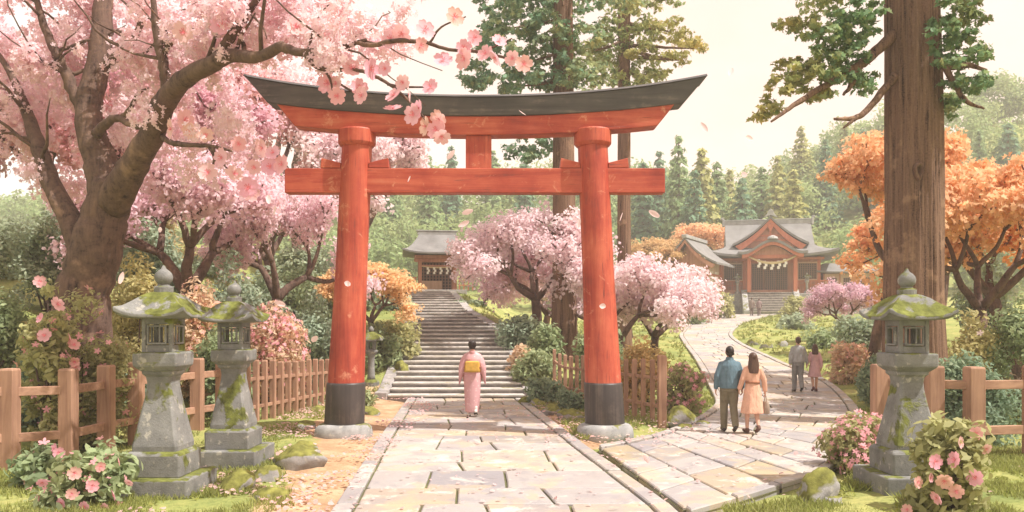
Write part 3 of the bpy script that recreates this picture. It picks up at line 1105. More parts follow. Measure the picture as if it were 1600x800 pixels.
def small_shrine():
    O = on(684, 44.2)
    O.z = stair_top[2] + .02
    t = thing('gate_shrine', 'small shrine with a curved grey roof at the head of the long stairway', 'shrine', O, R(8), None, .88)
    MB().box((0, 1.0, -.25), (3.6, 3.2, .8)).build('platform', M['step'], t, bevel=.03)
    for x in (-1.1, 1.1):
        for y in (0, 2.0):
            MB().box((x, y, 1.12), (.2, .2, 1.95)).build('pillar', M['shrine_wood'], t, bevel=.01)
    MB().box((0, .0, 2.0), (2.9, .16, .2)).build('beam', M['shrine_wood'], t, bevel=.01)
    MB().box((0, -.02, 1.66), (1.98, .12, .13)).build('beam', M['shrine_wood'], t, bevel=.01)
    MB().box((0, 1.0, 2.22), (2.9, 2.6, .22)).build('eave_beam', M['shrine_wood'], t, bevel=.01)
    MB().box((0, 1.5, 1.15), (1.98, .1, 1.9)).build('back_panel', M['lattice'], t)
    MB().box((-.35, .75, .48), (1.3, .5, .55)).build('offering_box', M['pale_wood'], t, bevel=.02)
    curved_roof(t, 2.2, 2.1, 2.45, 3.75, 1.15, .14, .22, 1, .1)
    t.children[-1].location = (0, 1.0, 0)
    MB().box((0, 1.0, 3.82), (2.5, .34, .24)).box((0, 1.0, 3.98), (2.7, .4, .07)).build('ridge', M['ridge'], t, bevel=.02)
    rope(t, (-1.0, -.1, 1.62), (1.0, -.1, 1.62), .06, .045)
    for x in (-.6, -.2, .2, .6):
        shide(t, x, -.16, 1.56, .13, .42)
    b = MB()
    for k in range(4):
        b.box((1.35 + k * .28, -.25, .5), (.06, .06, .75))
    b.box((1.77, -.25, .9), (.95, .07, .07)).box((1.77, -.25, .45), (.95, .05, .05))
    b.build('railing', M['shrine_red'], t)
    b = MB()
    for k in range(3):
        b.box((-1.4 - k * .28, -.25, .5), (.06, .06, .75))
    b.box((-1.68, -.25, .9), (.7, .07, .07))
    b.build('railing', M['shrine_red'], t)


small_shrine()


# ------------------------------------------------------------------ main shrine on the right
SH = Vector(((1203 - 800) / FPX * 82, 82, 5.30))
SR = R(-13)


def main_shrine():
    t = thing('shrine_hall', 'large wooden shrine hall with a sweeping grey gabled roof above the winding path', 'shrine', SH, SR, None, 1.08)
    MB().box((0, 3.0, -1.6), (13.0, 9.5, 3.0)).build('platform', M['base_stone'], t, bevel=.05)
    MB().box((0, 3.0, .08), (11.0, 8.4, .34)).build('veranda', M['shrine_wood'], t, bevel=.02)
    W, D = 4.45, 3.0
    MB().box((0, 3.0, 1.85), (2 * W - .2, 2 * D - .2, 3.2)).build('wall', M['shrine_wood'], t)
    for x in (-4.4, -2.35, 2.35, 4.4):
        MB().box((x, .05, 1.85), (.3, .3, 3.2)).build('pillar', M['shrine_red'], t, bevel=.02)
    for x in (-4.4, 4.4):
        MB().box((x, 5.95, 1.85), (.3, .3, 3.2)).build('pillar', M['shrine_red'], t, bevel=.02)
    for x in (-3.38, 3.38):
        w = MB().box((x, .04, 2.05), (1.7, .12, 1.5)).build('window', M['lattice'], t)
        b = MB()
        for dx in (-.88, .88):
            b.box((x + dx, .0, 2.05), (.1, .16, 1.7))
        b.box((x, .0, 2.86), (1.66, .16, .1)).box((x, .0, 1.24), (1.66, .16, .1))
        b.build('frame', M['pale_wood'], w)
    for x in (-1.1, 0.0, 1.1):
        MB().box((x, .03, 1.55), (1.0, .12, 2.5)).build('door', M['lattice'], t, bevel=.01)
    MB().box((0, .02, 3.0), (4.6, .2, .26)).build('beam', M['shrine_red'], t, bevel=.02)
    # porch
    for x in (-2.05, 2.05):
        MB().box((x, -2.1, 1.75), (.34, .34, 3.5)).build('porch_pillar', M['shrine_red'], t, bevel=.03)
    MB().box((0, -2.1, 3.30), (5.4, .3, .34)).build('porch_beam', M['shrine_red'], t, bevel=.02)
    for x in (-1, 1):
        MB().box((x * 2.05, -1.05, 3.28), (.24, 1.8, .26)).build('porch_beam', M['shrine_red'], t, bevel=.02)
    rope(t, (-2.1, -2.35, 3.35), (2.1, -2.35, 3.35), .65, .12)
    for i, x in enumerate((-1.15, -.6, 0, .6, 1.15)):
        shide(t, x, -2.38, 2.83 + .22 * (x / 1.15) ** 2, .24, .75)
    # undulating porch roof
    def wave(x, w):
        a = abs(x) / w
        return 1.15 * (.5 + .5 * math.cos(math.pi * min(1, a * 1.12))) + .20 * max(0, a - .75) ** 1.0
    xs = [3.05 * (-1 + 2 * i / 36) for i in range(37)]
    top = [(x, 3.72 + wave(x, 3.05)) for x in xs]
    poly = top + [(x, z - .26) for x, z in top[::-1]]
    MB().prism(poly, -3.0, .9).build('porch_roof', M['roof'], t)
    b = MB()
    poly = [(x, z - .262) for x, z in top[2:-2]] + [(x, z - .56) for x, z in top[2:-2][::-1]]
    b.prism(poly, -2.9, -2.7)
    b.build('porch_bargeboard', M['shrine_red'], t)
    tp = [(x, z - .57) for x, z in top[5:-5]]
    MB().prism(tp + [(tp[-1][0], 3.45), (tp[0][0], 3.45)], -2.2, -2.05).build('porch_panel', M['shrine_wood'], t)
    MB().lathe([(.02, 0), (.5, .02), (.42, .2), (.18, .32), (.02, .36)], seg=14).build('porch_crest', M['ridge'], t, loc=(0, -2.85, 4.86))
    # main roof: concave hip below, gabled ridge above
    EW, ED, ze, zr, RW = 5.9, 5.0, 3.55, 7.0, 4.05
    rings = []
    NU, NS = 16, 14
    def prof(u):
        return ze + (zr - ze) * (.42 * u + .58 * u ** 2.0)
    for i in range(NU + 1):
        u = i / NU
        hx = EW + (RW - EW) * min(1, u / .42)
        hy = ED * (1 - u) + .16 * u
        z = prof(u)
        ring = []
        for s_ in range(4):
            for q in range(NS):
                w = -1 + 2 * q / NS
                x, y = ((w, -1), (1, w), (-w, 1), (-1, -w))[s_]
                ring.append(Vector((x * hx, 3.0 + y * hy, z + .5 * abs(w) ** 4 * max(0, 1 - u * 2) ** 2)))
        rings.append(ring)
    low = []
    for r_, dz in ((1.0, -.22), (.94, -.26), (.6, -.2)):
        ring = []
        for s_ in range(4):
            for q in range(NS):
                w = -1 + 2 * q / NS
                x, y = ((w, -1), (1, w), (-w, 1), (-1, -w))[s_]
                ring.append(Vector((x * EW * r_, 3 + y * ED * r_, ze + dz + .5 * abs(w) ** 4 * r_ ** 3)))
        low.append(ring)
    MB().loft(low[::-1] + rings).build('roof', M['roof'], t)
    MB().box((0, 3.0, 3.22), (9.6, 7.2, .2)).build('eave_board', M['shrine_red'], t)
    b = MB().box((0, 3.0, 7.10), (8.2, .5, .40)).box((0, 3.0, 7.34), (8.5, .62, .10))
    b.build('ridge', M['ridge'], t, bevel=.03)
    for s_ in (-1, 1):
        MB().box((s_ * 4.2, 3.0, 7.12), (.22, .75, .72)).box((s_ * 4.32, 3.0, 7.55), (.3, .4, .24)).build('ridge_end', M['ridge'], t, bevel=.05)
    # front gable
    def slope(x, w, h):
        a = abs(x) / w
        return h * ((1 - a) * .62 + .38 * (1 - a) ** 2.2)
    gw, gh, gz = 3.45, 2.55, 4.72
    xs = [gw * (-1 + 2 * i / 28) for i in range(29)]
    top = [(x, gz + slope(x, gw, gh)) for x in xs]
    MB().prism(top + [(x, z - .22) for x, z in top[::-1]], -.75, 3.0).build('gable_roof', M['roof'], t)
    inn = [(x * .93, z - .222 - .03) for x, z in top]
    MB().prism(inn + [(x * .86, z - .42) for x, z in inn[::-1]], -.68, -.48).build('gable_bargeboard', M['shrine_red'], t)
    tri = [(x * .80, z - .62) for x, z in top]
    MB().prism(tri, -.30, 2.0).build('gable_panel', M['shrine_wood'], t)
    b = MB()
    for z, w in ((5.0, 3.6), (5.45, 2.3)):
        b.box((0, -.34, z), (w, .12, .16))
    b.box((0, -.36, 5.5), (.2, .12, .9))
    b.build('gable_truss', M['shrine_red'], t)
    MB().prism([(-.34, 6.5), (.34, 6.5), (.2, 6.1), (0, 5.75), (-.2, 6.1)], -.72, -.66).build('gable_pendant', M['shrine_red'], t, bevel=.02)
    MB().prism([(-.62, 7.1), (-.3, 7.5), (-.22, 7.75), (0, 7.95), (.22, 7.75), (.3, 7.5), (.62, 7.1), (0, 7.35)], -.85, -.6).build('gable_crest', M['ridge'], t, bevel=.03)
    # railing along the veranda
    for s_ in (-1, 1):
        b = MB()
        for k in range(7):
            b.box((s_ * (2.5 + k * .5), -1.05, .65), (.09, .09, .8))
        b.box((s_ * 4.0, -1.05, 1.08), (3.3, .11, .1)).box((s_ * 4.0, -1.05, .7), (3.3, .07, .07))
        b.build('railing', M['shrine_red'], t)
    return t


main_shrine()
T_SH = Matrix.Translation(SH) @ Matrix.Rotation(SR, 4, 'Z')


def shp(x, y, z=0):
    return T_SH @ Vector((x, y, z))


def shrine_steps():
    t = thing('shrine_steps', 'pale stone steps with sloping side walls in front of the large shrine hall', 'steps', shp(-.2, -2, 0) - Vector((0, 0, 2.2)), SR)
    n = 9
    for k in range(n):
        yk, zk = -3.6 + k * .42 + .25, .245 * (k + 1)
        MB().box((0, yk + .05, zk - .4), (4.4, .42, .66)).build('step', M['step'], t)
        MB().box((0, yk - .04, zk - .034), (4.39, .58, .07)).build('tread', M['tread'], t)
    for s_ in (-1, 1):
        b = MB()
        x0, x1 = s_ * 2.205, s_ * 2.75
        if x0 > x1:
            x0, x1 = x1, x0
        prof = [(-3.95, -.6), (.4, -.6), (.4, 2.5), (.0, 2.5), (-3.95, .35)]
        b.add([Vector((x0, y, z)) for y, z in prof] + [Vector((x1, y, z)) for y, z in prof],
              [(0, 1, 2, 3, 4), (9, 8, 7, 6, 5)] + [(i, 5 + i, 5 + (i + 1) % 5, (i + 1) % 5) for i in range(5)])
        b.build('side_wall', M['base_stone'], t, bevel=.03)


shrine_steps()
for x, side in ((-3.3, 'left'), (3.4, 'right')):
    round_lantern('stone_lantern', f'little pale lantern on the {side} of the shrine steps, before the railing', shp(x, -1.55, -.1), 1.15, None, 'base_stone')


def side_building():
    O = at(1086, 460, 79)
    O.z = 5.0
    t = thing('side_hall', 'small wooden side building with a curved gable roof beside the large shrine hall', 'building', O, R(-30))
    W, D = 1.9, 2.3
    MB().box((0, 0, -1.2), (4.6, 5.4, 2.6)).build('platform', M['base_stone'], t, bevel=.04)
    MB().box((0, 0, 1.6), (2 * W - .15, 2 * D - .15, 3.0)).build('wall', M['pale_wood'], t)
    for x in (-W, 0, W):
        for y in (-D, D):
            MB().box((x, y, 1.6), (.24, .24, 3.02)).build('pillar', M['shrine_red'], t, bevel=.02)
    MB().box((0, -D, 1.95), (2 * W + .2, .18, .2)).build('beam', M['shrine_red'], t, bevel=.01)
    for y in (-.9, .9):
        w = MB().box((W - .02, y, 1.5), (.1, 1.0, 1.5)).build('window', M['paper'], t)
        MB().box((W + .02, y, 1.5), (.09, .06, 1.5)).box((W + .02, y, 1.5), (.085, 1.0, .06)).build('frame', M['shrine_wood'], w)
    MB().box((W, 0, 1.9), (.16, 2 * D, .18)).build('beam', M['shrine_red'], t, bevel=.01)
    gw, gh = 3.1, 2.5
    def sl(x):
        a = abs(x) / gw
        return 2.95 + gh * ((1 - a) * .55 + .45 * (1 - a) ** 2.3)
    xs = [gw * (-1 + 2 * i / 24) for i in range(25)]
    top = [(x, sl(x)) for x in xs]
    MB().prism(top + [(x, z - .2) for x, z in top[::-1]], -3.4, 3.4).build('roof', M['roof'], t)
    inn = [(x * .94, z - .23) for x, z in top]
    MB().prism(inn + [(x * .9, z - .32) for x, z in inn[::-1]], -3.3, -3.1).build('gable_bargeboard', M['shrine_wood'], t)
    MB().prism([(x * .72, z - .5) for x, z in top], -2.35, -2.2).build('gable_panel', M['shrine_wood'], t)
    MB().box((0, 0, 5.52), (.5, 7.0, .34)).build('ridge', M['ridge'], t, bevel=.04)


side_building()


def plank_wall(label, a, b, h, n):
    t = thing('wooden_wall', label, 'wall', a)
    A, B = Vector((0, 0, 0)), Vector(b) - Vector(a)
    MB().beam(A + Vector((0, 0, h / 2)), B + Vector((0, 0, h / 2)), .12, h).build('board_panel', M['shrine_wood'], t)
    for i in range(n):
        p = A.lerp(B, i / (n - 1))
        MB().box(p + Vector((0, 0, h / 2)), (.2, .2, h + .1)).build('post', M['shrine_red'], t)
    MB().beam(A + Vector((0, 0, h + .12)), B + Vector((0, 0, h + .12)), .5, .12).build('coping', M['roof'], t)
    return t


plank_wall('low wooden wall linking the side building to the large shrine hall', at(1106, 462, 80.5) * 1, shp(-4.9, 2.0, -.2), 1.9, 6)


def annex():
    t = thing('annex', 'low wooden annex with a pale roof to the right of the large shrine hall', 'building', shp(7.6, 2.2, -.3), SR)
    MB().box((0, 0, -1), (5.2, 4.2, 2.2)).build('platform', M['base_stone'], t)
    MB().box((0, 0, 1.1), (4.6, 3.6, 2.3)).build('wall', M['pale_wood'], t)
    for x in (-2.3, -.8, .8, 2.3):
        MB().box((x, -1.8, 1.1), (.16, .16, 2.3)).build('pillar', M['shrine_wood'], t)
    for x in (-1.55, 0, 1.55):
        MB().box((x, -1.79, 1.2), (.9, .1, 1.2)).build('window', M['lattice'], t)
    curved_roof(t, 3.1, 2.7, 2.4, 3.4, 2.2, .2, .15, 1, .12)


annex()
# ------------------------------------------------------------------ people
def blob(parts, voxel, name, mat, parent, smooth=2, passes=0):
    """Fuse capsules ('c', p0, r0, p1, r1), ellipsoids ('e', c, radii[, rot]) and lofts ('l', rings) into one skin."""
    bm = bmesh.new()
    for p in parts:
        if p[0] == 'c':
            a, ra, b, rb = Vector(p[1]), p[2], Vector(p[3]), p[4]
            for c, r in ((a, ra), (b, rb)):
                bmesh.ops.create_uvsphere(bm, u_segments=16, v_segments=10, radius=r, matrix=Matrix.Translation(c))
            d = b - a
            if d.length > 1e-4:
                q = d.to_track_quat('Z', 'Y').to_matrix().to_4x4()
                q.translation = (a + b) / 2
                bmesh.ops.create_cone(bm, cap_ends=True, segments=16, radius1=ra, radius2=rb, depth=d.length, matrix=q)
        elif p[0] == 'e':
            m = Matrix.Translation(p[1]) @ (p[3] if len(p) > 3 else Matrix.Identity(4)) @ Matrix.Diagonal((*p[2], 1))
            bmesh.ops.create_uvsphere(bm, u_segments=20, v_segments=14, radius=1, matrix=m)
        else:
            n = len(p[1][0])
            vs = [[bm.verts.new(v) for v in r] for r in p[1]]
            for i in range(len(vs) - 1):
                for j in range(n):
                    bm.faces.new((vs[i][j], vs[i][(j + 1) % n], vs[i + 1][(j + 1) % n], vs[i + 1][j]))
            bm.faces.new(vs[0][::-1])
            bm.faces.new(vs[-1])
    bmesh.ops.recalc_face_normals(bm, faces=bm.faces)
    me = bpy.data.meshes.new(name)
    bm.to_mesh(me)
    bm.free()
    tmp = bpy.data.objects.new('tmp', me)
    COL.objects.link(tmp)
    m = tmp.modifiers.new('r', 'REMESH')
    m.mode = 'VOXEL'
    m.voxel_size = voxel
    m.use_smooth_shade = True
    s = tmp.modifiers.new('s', 'SMOOTH')
    s.iterations = smooth
    s.factor = .5
    dg = bpy.context.evaluated_depsgraph_get()
    out = bpy.data.meshes.new_from_object(tmp.evaluated_get(dg))
    bpy.data.objects.remove(tmp)
    bpy.data.meshes.remove(me)
    out.name = name
    return link_mesh(name, out, mat, parent)


def ell(cx, cy, z, a, b, n=20, sq_=1.0, fold=0, ph=0.0):
    r = []
    for k in range(n):
        t = 2 * math.pi * k / n
        f = 1 + fold * math.sin(6 * t + ph)
        r.append(Vector((cx + a * f * math.copysign(abs(math.cos(t)) ** sq_, math.cos(t)), cy + b * f * math.copysign(abs(math.sin(t)) ** sq_, math.sin(t)), z)))
    return r


def hand(w, d, side, s=1.0):
    """Relaxed hand: wrist point, direction; palm, four unequal bent fingers, a thumb at the side."""
    w, d = Vector(w), Vector(d).normalized()
    fwd = Vector((0, 1, 0))
    fwd = (fwd - d * fwd.dot(d)).normalized()
    pal = w + d * .085 * s
    parts = [('c', w, .024 * s, w + d * .03 * s, .026 * s)]
    inn = Vector((-side, 0, 0))
    for k, L in enumerate((.068, .078, .072, .056)):
        o = fwd * ((1.5 - k) * .0205 * s)
        a = w + d * .02 * s + o * .7
        b = pal + o
        parts.append(('c', a, .0135 * s, b, .0115 * s))
        c = b + (d * .9 + inn * .25).normalized() * L * .55 * s
        e = c + (d * .65 + inn * .7).normalized() * L * .5 * s
        parts += [('c', b, .0105 * s, c, .0095 * s), ('c', c, .0095 * s, e, .008 * s)]
    tb = w + d * .028 * s + fwd * .028 * s
    tm = tb + (d * .6 + fwd * .7 + inn * .2).normalized() * .038 * s
    parts += [('c', tb, .014 * s, tm, .012 * s), ('c', tm, .0115 * s, tm + (d * .9 + inn * .2).normalized() * .03 * s, .009 * s)]
    return parts


def head_parts(z, s=1.0, y=0.0):
    """Head facing +Y: skull, jaw, nose, brow, ears, eye and lip relief."""
    p = [('e', (0, y - .008, z + .012), (.074 * s, .094 * s, .098 * s)), ('e', (0, y + .022, z - .055), (.054 * s, .062 * s, .062 * s)),
         ('e', (0, y + .055, z - .095), (.026, .026, .02)),
         ('c', (0, y + .082, z + .012), .010, (0, y + .105, z - .022), .014), ('c', (-.035, y + .075, z + .022), .012, (.035, y + .075, z + .022), .012),
         ('c', (-.018, y + .083, z - .052), .008, (.018, y + .083, z - .052), .008)]
    for sx in (-1, 1):
        p += [('e', (sx * .030, y + .078, z + .002), (.013, .012, .009)), ('e', (sx * .076 * s, y - .002, z - .008), (.011, .020, .031)), ('e', (sx * .036, y + .055, z - .028), (.026, .03, .026))]
    return p


def body_parts(J, female=False):
    """J: joint dict for a 1.7 m figure facing +Y."""
    k = .9 if female else 1.0
    p = head_parts(1.565, .95 if female else 1.0)
    p += [('c', (0, -.01, 1.38), .056 * k, (0, .0, 1.49), .052 * k)]
    p += [('l', [ell(0, 0, z, a * k, b * k) for z, a, b in ((.84, .13, .10), (.92, .165, .115), (1.02, .14, .10), (1.14, .15, .105), (1.28, .168, .11), (1.355, .135, .085), (1.41, .065, .06))])]
    for s in ('l', 'r'):
        sg = -1 if s == 'l' else 1
        sh, el, wr = J['sh' + s], J['el' + s], J['wr' + s]
        p += [('c', sh, .056 * k, el, .041 * k), ('c', el, .041 * k, wr, .027 * k)]
        p += hand(wr, Vector(wr) - Vector(el) * .9 + Vector((0, 0, -.25)) - Vector(wr) * .1, sg, .95 * k)
        hp, kn, an, to = J['hp' + s], J['kn' + s], J['an' + s], J['to' + s]
        p += [('c', hp, .088 * k, kn, .056 * k), ('c', kn, .056 * k, Vector(kn).lerp(Vector(an), .35) + Vector((0, -.012, 0)), .056 * k),
              ('c', Vector(kn).lerp(Vector(an), .35), .054 * k, an, .036 * k), ('c', an, .036 * k, to, .03)]
    return p


def walk(stride=.22, lift='r', female=False, arml=None, armr=None):
    """Joint table: one leg forward, the other trailing with its heel up."""
    k = .88 if female else 1.0
    J = {}
    for s, sg in (('l', -1), ('r', 1)):
        back = s == lift
        J['sh' + s] = (sg * .155 * k, 0, 1.325)
        J['hp' + s] = (sg * .088, 0, .90)
        if back:
            J['kn' + s] = (sg * .083, stride * .25, .50)
            J['an' + s] = (sg * .078, -stride * .85, .155)
            J['to' + s] = (sg * .082, -stride * .85 + .13, .045)
        else:
            J['kn' + s] = (sg * .085, stride * .62, .49)
            J['an' + s] = (sg * .08, stride * .72, .075)
            J['to' + s] = (sg * .088, stride * .72 + .15, .035)
        sw = -.10 if not back else .10
        J['el' + s] = (sg * .235 * k, sw * .4 - .03, 1.10)
        J['wr' + s] = (sg * .245 * k, sw + .05, .86)
    for s, a in (('l', arml), ('r', armr)):
        if a:
            J['el' + s], J['wr' + s] = a
    return J


def shoes(J, par, mat, heel=0.0):
    for s in 'lr':
        an, to = Vector(J['an' + s]), Vector(J['to' + s])
        d = (to - an)
        heelp = an + Vector((0, -.035, -.035))
        blob([('c', heelp, .040, to, .038), ('c', to, .038, to + Vector((0, .05, .0)), .032), ('c', an, .044, heelp, .042)], .009, 'shoe', mat, par)


def trousers(J, par, mat):
    p = [('l', [ell(0, 0, z, a, b) for z, a, b in ((.80, .165, .125), (.90, .178, .13), (1.0, .165, .122), (1.04, .155, .115))])]
    for s in 'lr':
        hp, kn, an = Vector(J['hp' + s]), Vector(J['kn' + s]), Vector(J['an' + s])
        p += [('c', hp, .105, kn, .078), ('c', kn, .078, an + Vector((0, 0, .0)), .066)]
    return blob(p, .011, 'trousers', mat, par, 3)


def jacket(J, par, mat, hem=.86, fem=1.0, name='jacket', collar=True):
    p = [('l', [ell(0, -.005, z, a * fem, b * fem) for z, a, b in ((hem, .192, .142), (hem + .05, .20, .15), (1.05, .195, .145), (1.2, .20, .145), (1.31, .19, .13), (1.38, .14, .10), (1.425, .08, .072))])]
    for s in 'lr':
        sh, el, wr = Vector(J['sh' + s]), Vector(J['el' + s]), Vector(J['wr' + s])
        p += [('c', sh, .066 * fem, el, .058 * fem), ('c', el, .058 * fem, wr.lerp(el, .1), .047 * fem)]
    o = blob(p, .012, name, mat, par, 3)
    if collar:
        blob([('l', [ell(0, -.008, z, a, b) for z, a, b in ((1.40, .088, .078), (1.45, .074, .07), (1.47, .070, .068))])], .009, 'collar', mat, o)
    return o


def short_hair(par, mat, z=1.565):
    return blob([('e', (0, -.022, z + .028), (.083, .095, .098)), ('c', (-.05, -.055, z - .03), .035, (.05, -.055, z - .03), .035),
                 ('c', (0, -.06, z - .07), .035, (0, -.06, z - .02), .05)], .009, 'hair', mat, par)


def long_hair(par, mat, L=.36, z=1.565):
    return blob([('e', (0, -.020, z + .025), (.088, .100, .100)), ('l', [ell(0, -.045 - .02 * u, z + .03 - L * u, .088 + .028 * math.sin(u * 2.6), .062 + .01 * u, 20, 1, .03, 1.0) for u in (0, .2, .4, .6, .8, 1.0)])], .010, 'hair', mat, par)


def person(label, loc, face, h, J, female=False, group=None):
    o = blob(body_parts(J, female), .0085, 'person', M['skin'], None, 1)
    o.location = loc
    o.rotation_euler = (0, 0, face)
    o.scale = (h / 1.7,) * 3
    tag(o, label, 'person', group)
    return o


def ground_at(px, Y, dz=.062):
    x = (px - 800) / FPX * Y
    return Vector((x, Y, Hs(x, Y) + dz))


# near couple
J = walk(.20, 'r', False, arml=((-.25, -.03, 1.10), (-.26, .03, .85)), armr=((.235, .0, 1.10), (.255, .05, .86)))
o = person('man in blue jacket and olive trousers walking up the right path', ground_at(1140, 15.6), R(-4), 1.70, J)
jacket(J, o, cloth('blue_jacket', (.125, .195, .235)))
trousers(J, o, cloth('olive_trousers', (.19, .165, .11)))
shoes(J, o, M['shoe'])
short_hair(o, M['hair'])

J = walk(.15, 'r', True, arml=((-.215, .0, 1.12), (-.262, .05, .93)), armr=((.235, -.02, 1.11), (.27, .02, .88)))
ow = person('woman in belted peach coat with long brown hair and a handbag', ground_at(1176, 15.4), R(2), 1.58, J, True)
coat = cloth('peach_coat', (.70, .41, .29))
p = [('l', [ell(0, .01, z, a, b, 24, 1, f, 1.2) for z, a, b, f in ((.42, .245, .20, .05), (.50, .238, .195, .045), (.7, .205, .165, .03), (.9, .175, .135, .01), (1.04, .142, .112, 0), (1.1, .14, .11, 0), (1.25, .165, .125, 0), (1.34, .165, .115, 0), (1.40, .12, .085, 0), (1.43, .075, .07, 0))])]
for s in 'lr':
    sh, el, wr = Vector(J['sh' + s]), Vector(J['el' + s]), Vector(J['wr' + s])
    p += [('c', sh, .068, el, .056), ('c', el, .056, wr.lerp(el, .1), .05)]
blob(p, .011, 'coat', coat, ow, 2)
MB().loft([ell(0, .0, z, .152, .122, 24) for z in (1.045, 1.09)]).build('belt', cloth('brown_belt', (.36, .17, .10)), ow, True)
long_hair(ow, M['hair_brown'], .34)
shoes(J, ow, cloth('brown_shoes', (.16, .09, .07)))
wr = ow.matrix_basis @ Vector((.285, .03, .80))
hb = thing('handbag', 'tan handbag held by the woman in the belted peach coat', 'handbag', wr + Vector((0, 0, -.36)), R(85))
bagm = cloth('tan_leather', (.34, .26, .20))
MB().loft([ell(0, 0, z, a, b, 24, .6) for z, a, b in ((0, .125, .055), (.02, .14, .065), (.14, .13, .06), (.22, .11, .045), (.235, .10, .035))]).build('bag_body', bagm, hb, True)
MB().tube([(.075 * math.cos(a), 0, .225 + .13 * math.sin(a)) for a in [k * math.pi / 14 for k in range(15)]], [.009] * 15, 8).build('handle', bagm, hb, True)

# middle couple
J = walk(.18, 'r', False, armr=((.225, .0, 1.10), (.27, .04, .87)))
o = person('man in light grey sweater and grey trousers walking hand in hand farther up the path', ground_at(1247, 24.3), R(-8), 1.70, J)
jacket(J, o, cloth('grey_sweater', (.36, .36, .36)), .90, 1.0, 'sweater', False)
trousers(J, o, cloth('grey_trousers', (.26, .255, .25)))
shoes(J, o, M['shoe'])
short_hair(o, M['hair_brown'])
J = walk(.13, 'l', True, arml=((-.20, .0, 1.13), (-.265, .04, .95)))
o = person('woman in dusty pink knee-length coat walking beside the man in light grey', ground_at(1273, 24.4), R(-4), 1.47, J, True)
p = [('l', [ell(0, .01, z, a, b, 24, 1, f, .4) for z, a, b, f in ((.52, .24, .195, .05), (.7, .205, .165, .03), (.9, .18, .14, .01), (1.06, .15, .118, 0), (1.25, .17, .125, 0), (1.34, .165, .115, 0), (1.40, .12, .085, 0), (1.43, .075, .07, 0))])]
for s in 'lr':
    sh, el, wr = Vector(J['sh' + s]), Vector(J['el' + s]), Vector(J['wr' + s])
    p += [('c', sh, .068, el, .056), ('c', el, .056, wr.lerp(el, .1), .05)]
blob(p, .011, 'coat', cloth('pink_coat', (.62, .38, .39)), o, 2)
long_hair(o, M['hair_brown'], .28)
shoes(J, o, cloth('plum_shoes', (.14, .07, .07)))

# distant pair
for px, hh, lab, c in ((1174.5, 1.66, 'taller of two distant figures in grey brown clothes at the foot of the shrine steps', (.24, .19, .17)),
                       (1186, 1.58, 'shorter of two distant figures in mauve brown clothes near the shrine steps', (.27, .20, .20))):
    J = walk(.12, 'l' if hh > 1.6 else 'r')
    o = person(lab, ground_at(px, 71.5), R(-15), hh, J)
    jacket(J, o, cloth('far_jacket', c), .72)
    trousers(J, o, cloth('far_trousers', tuple(v * .8 for v in c)))
    shoes(J, o, M['shoe'])
    short_hair(o, M['hair_brown'])


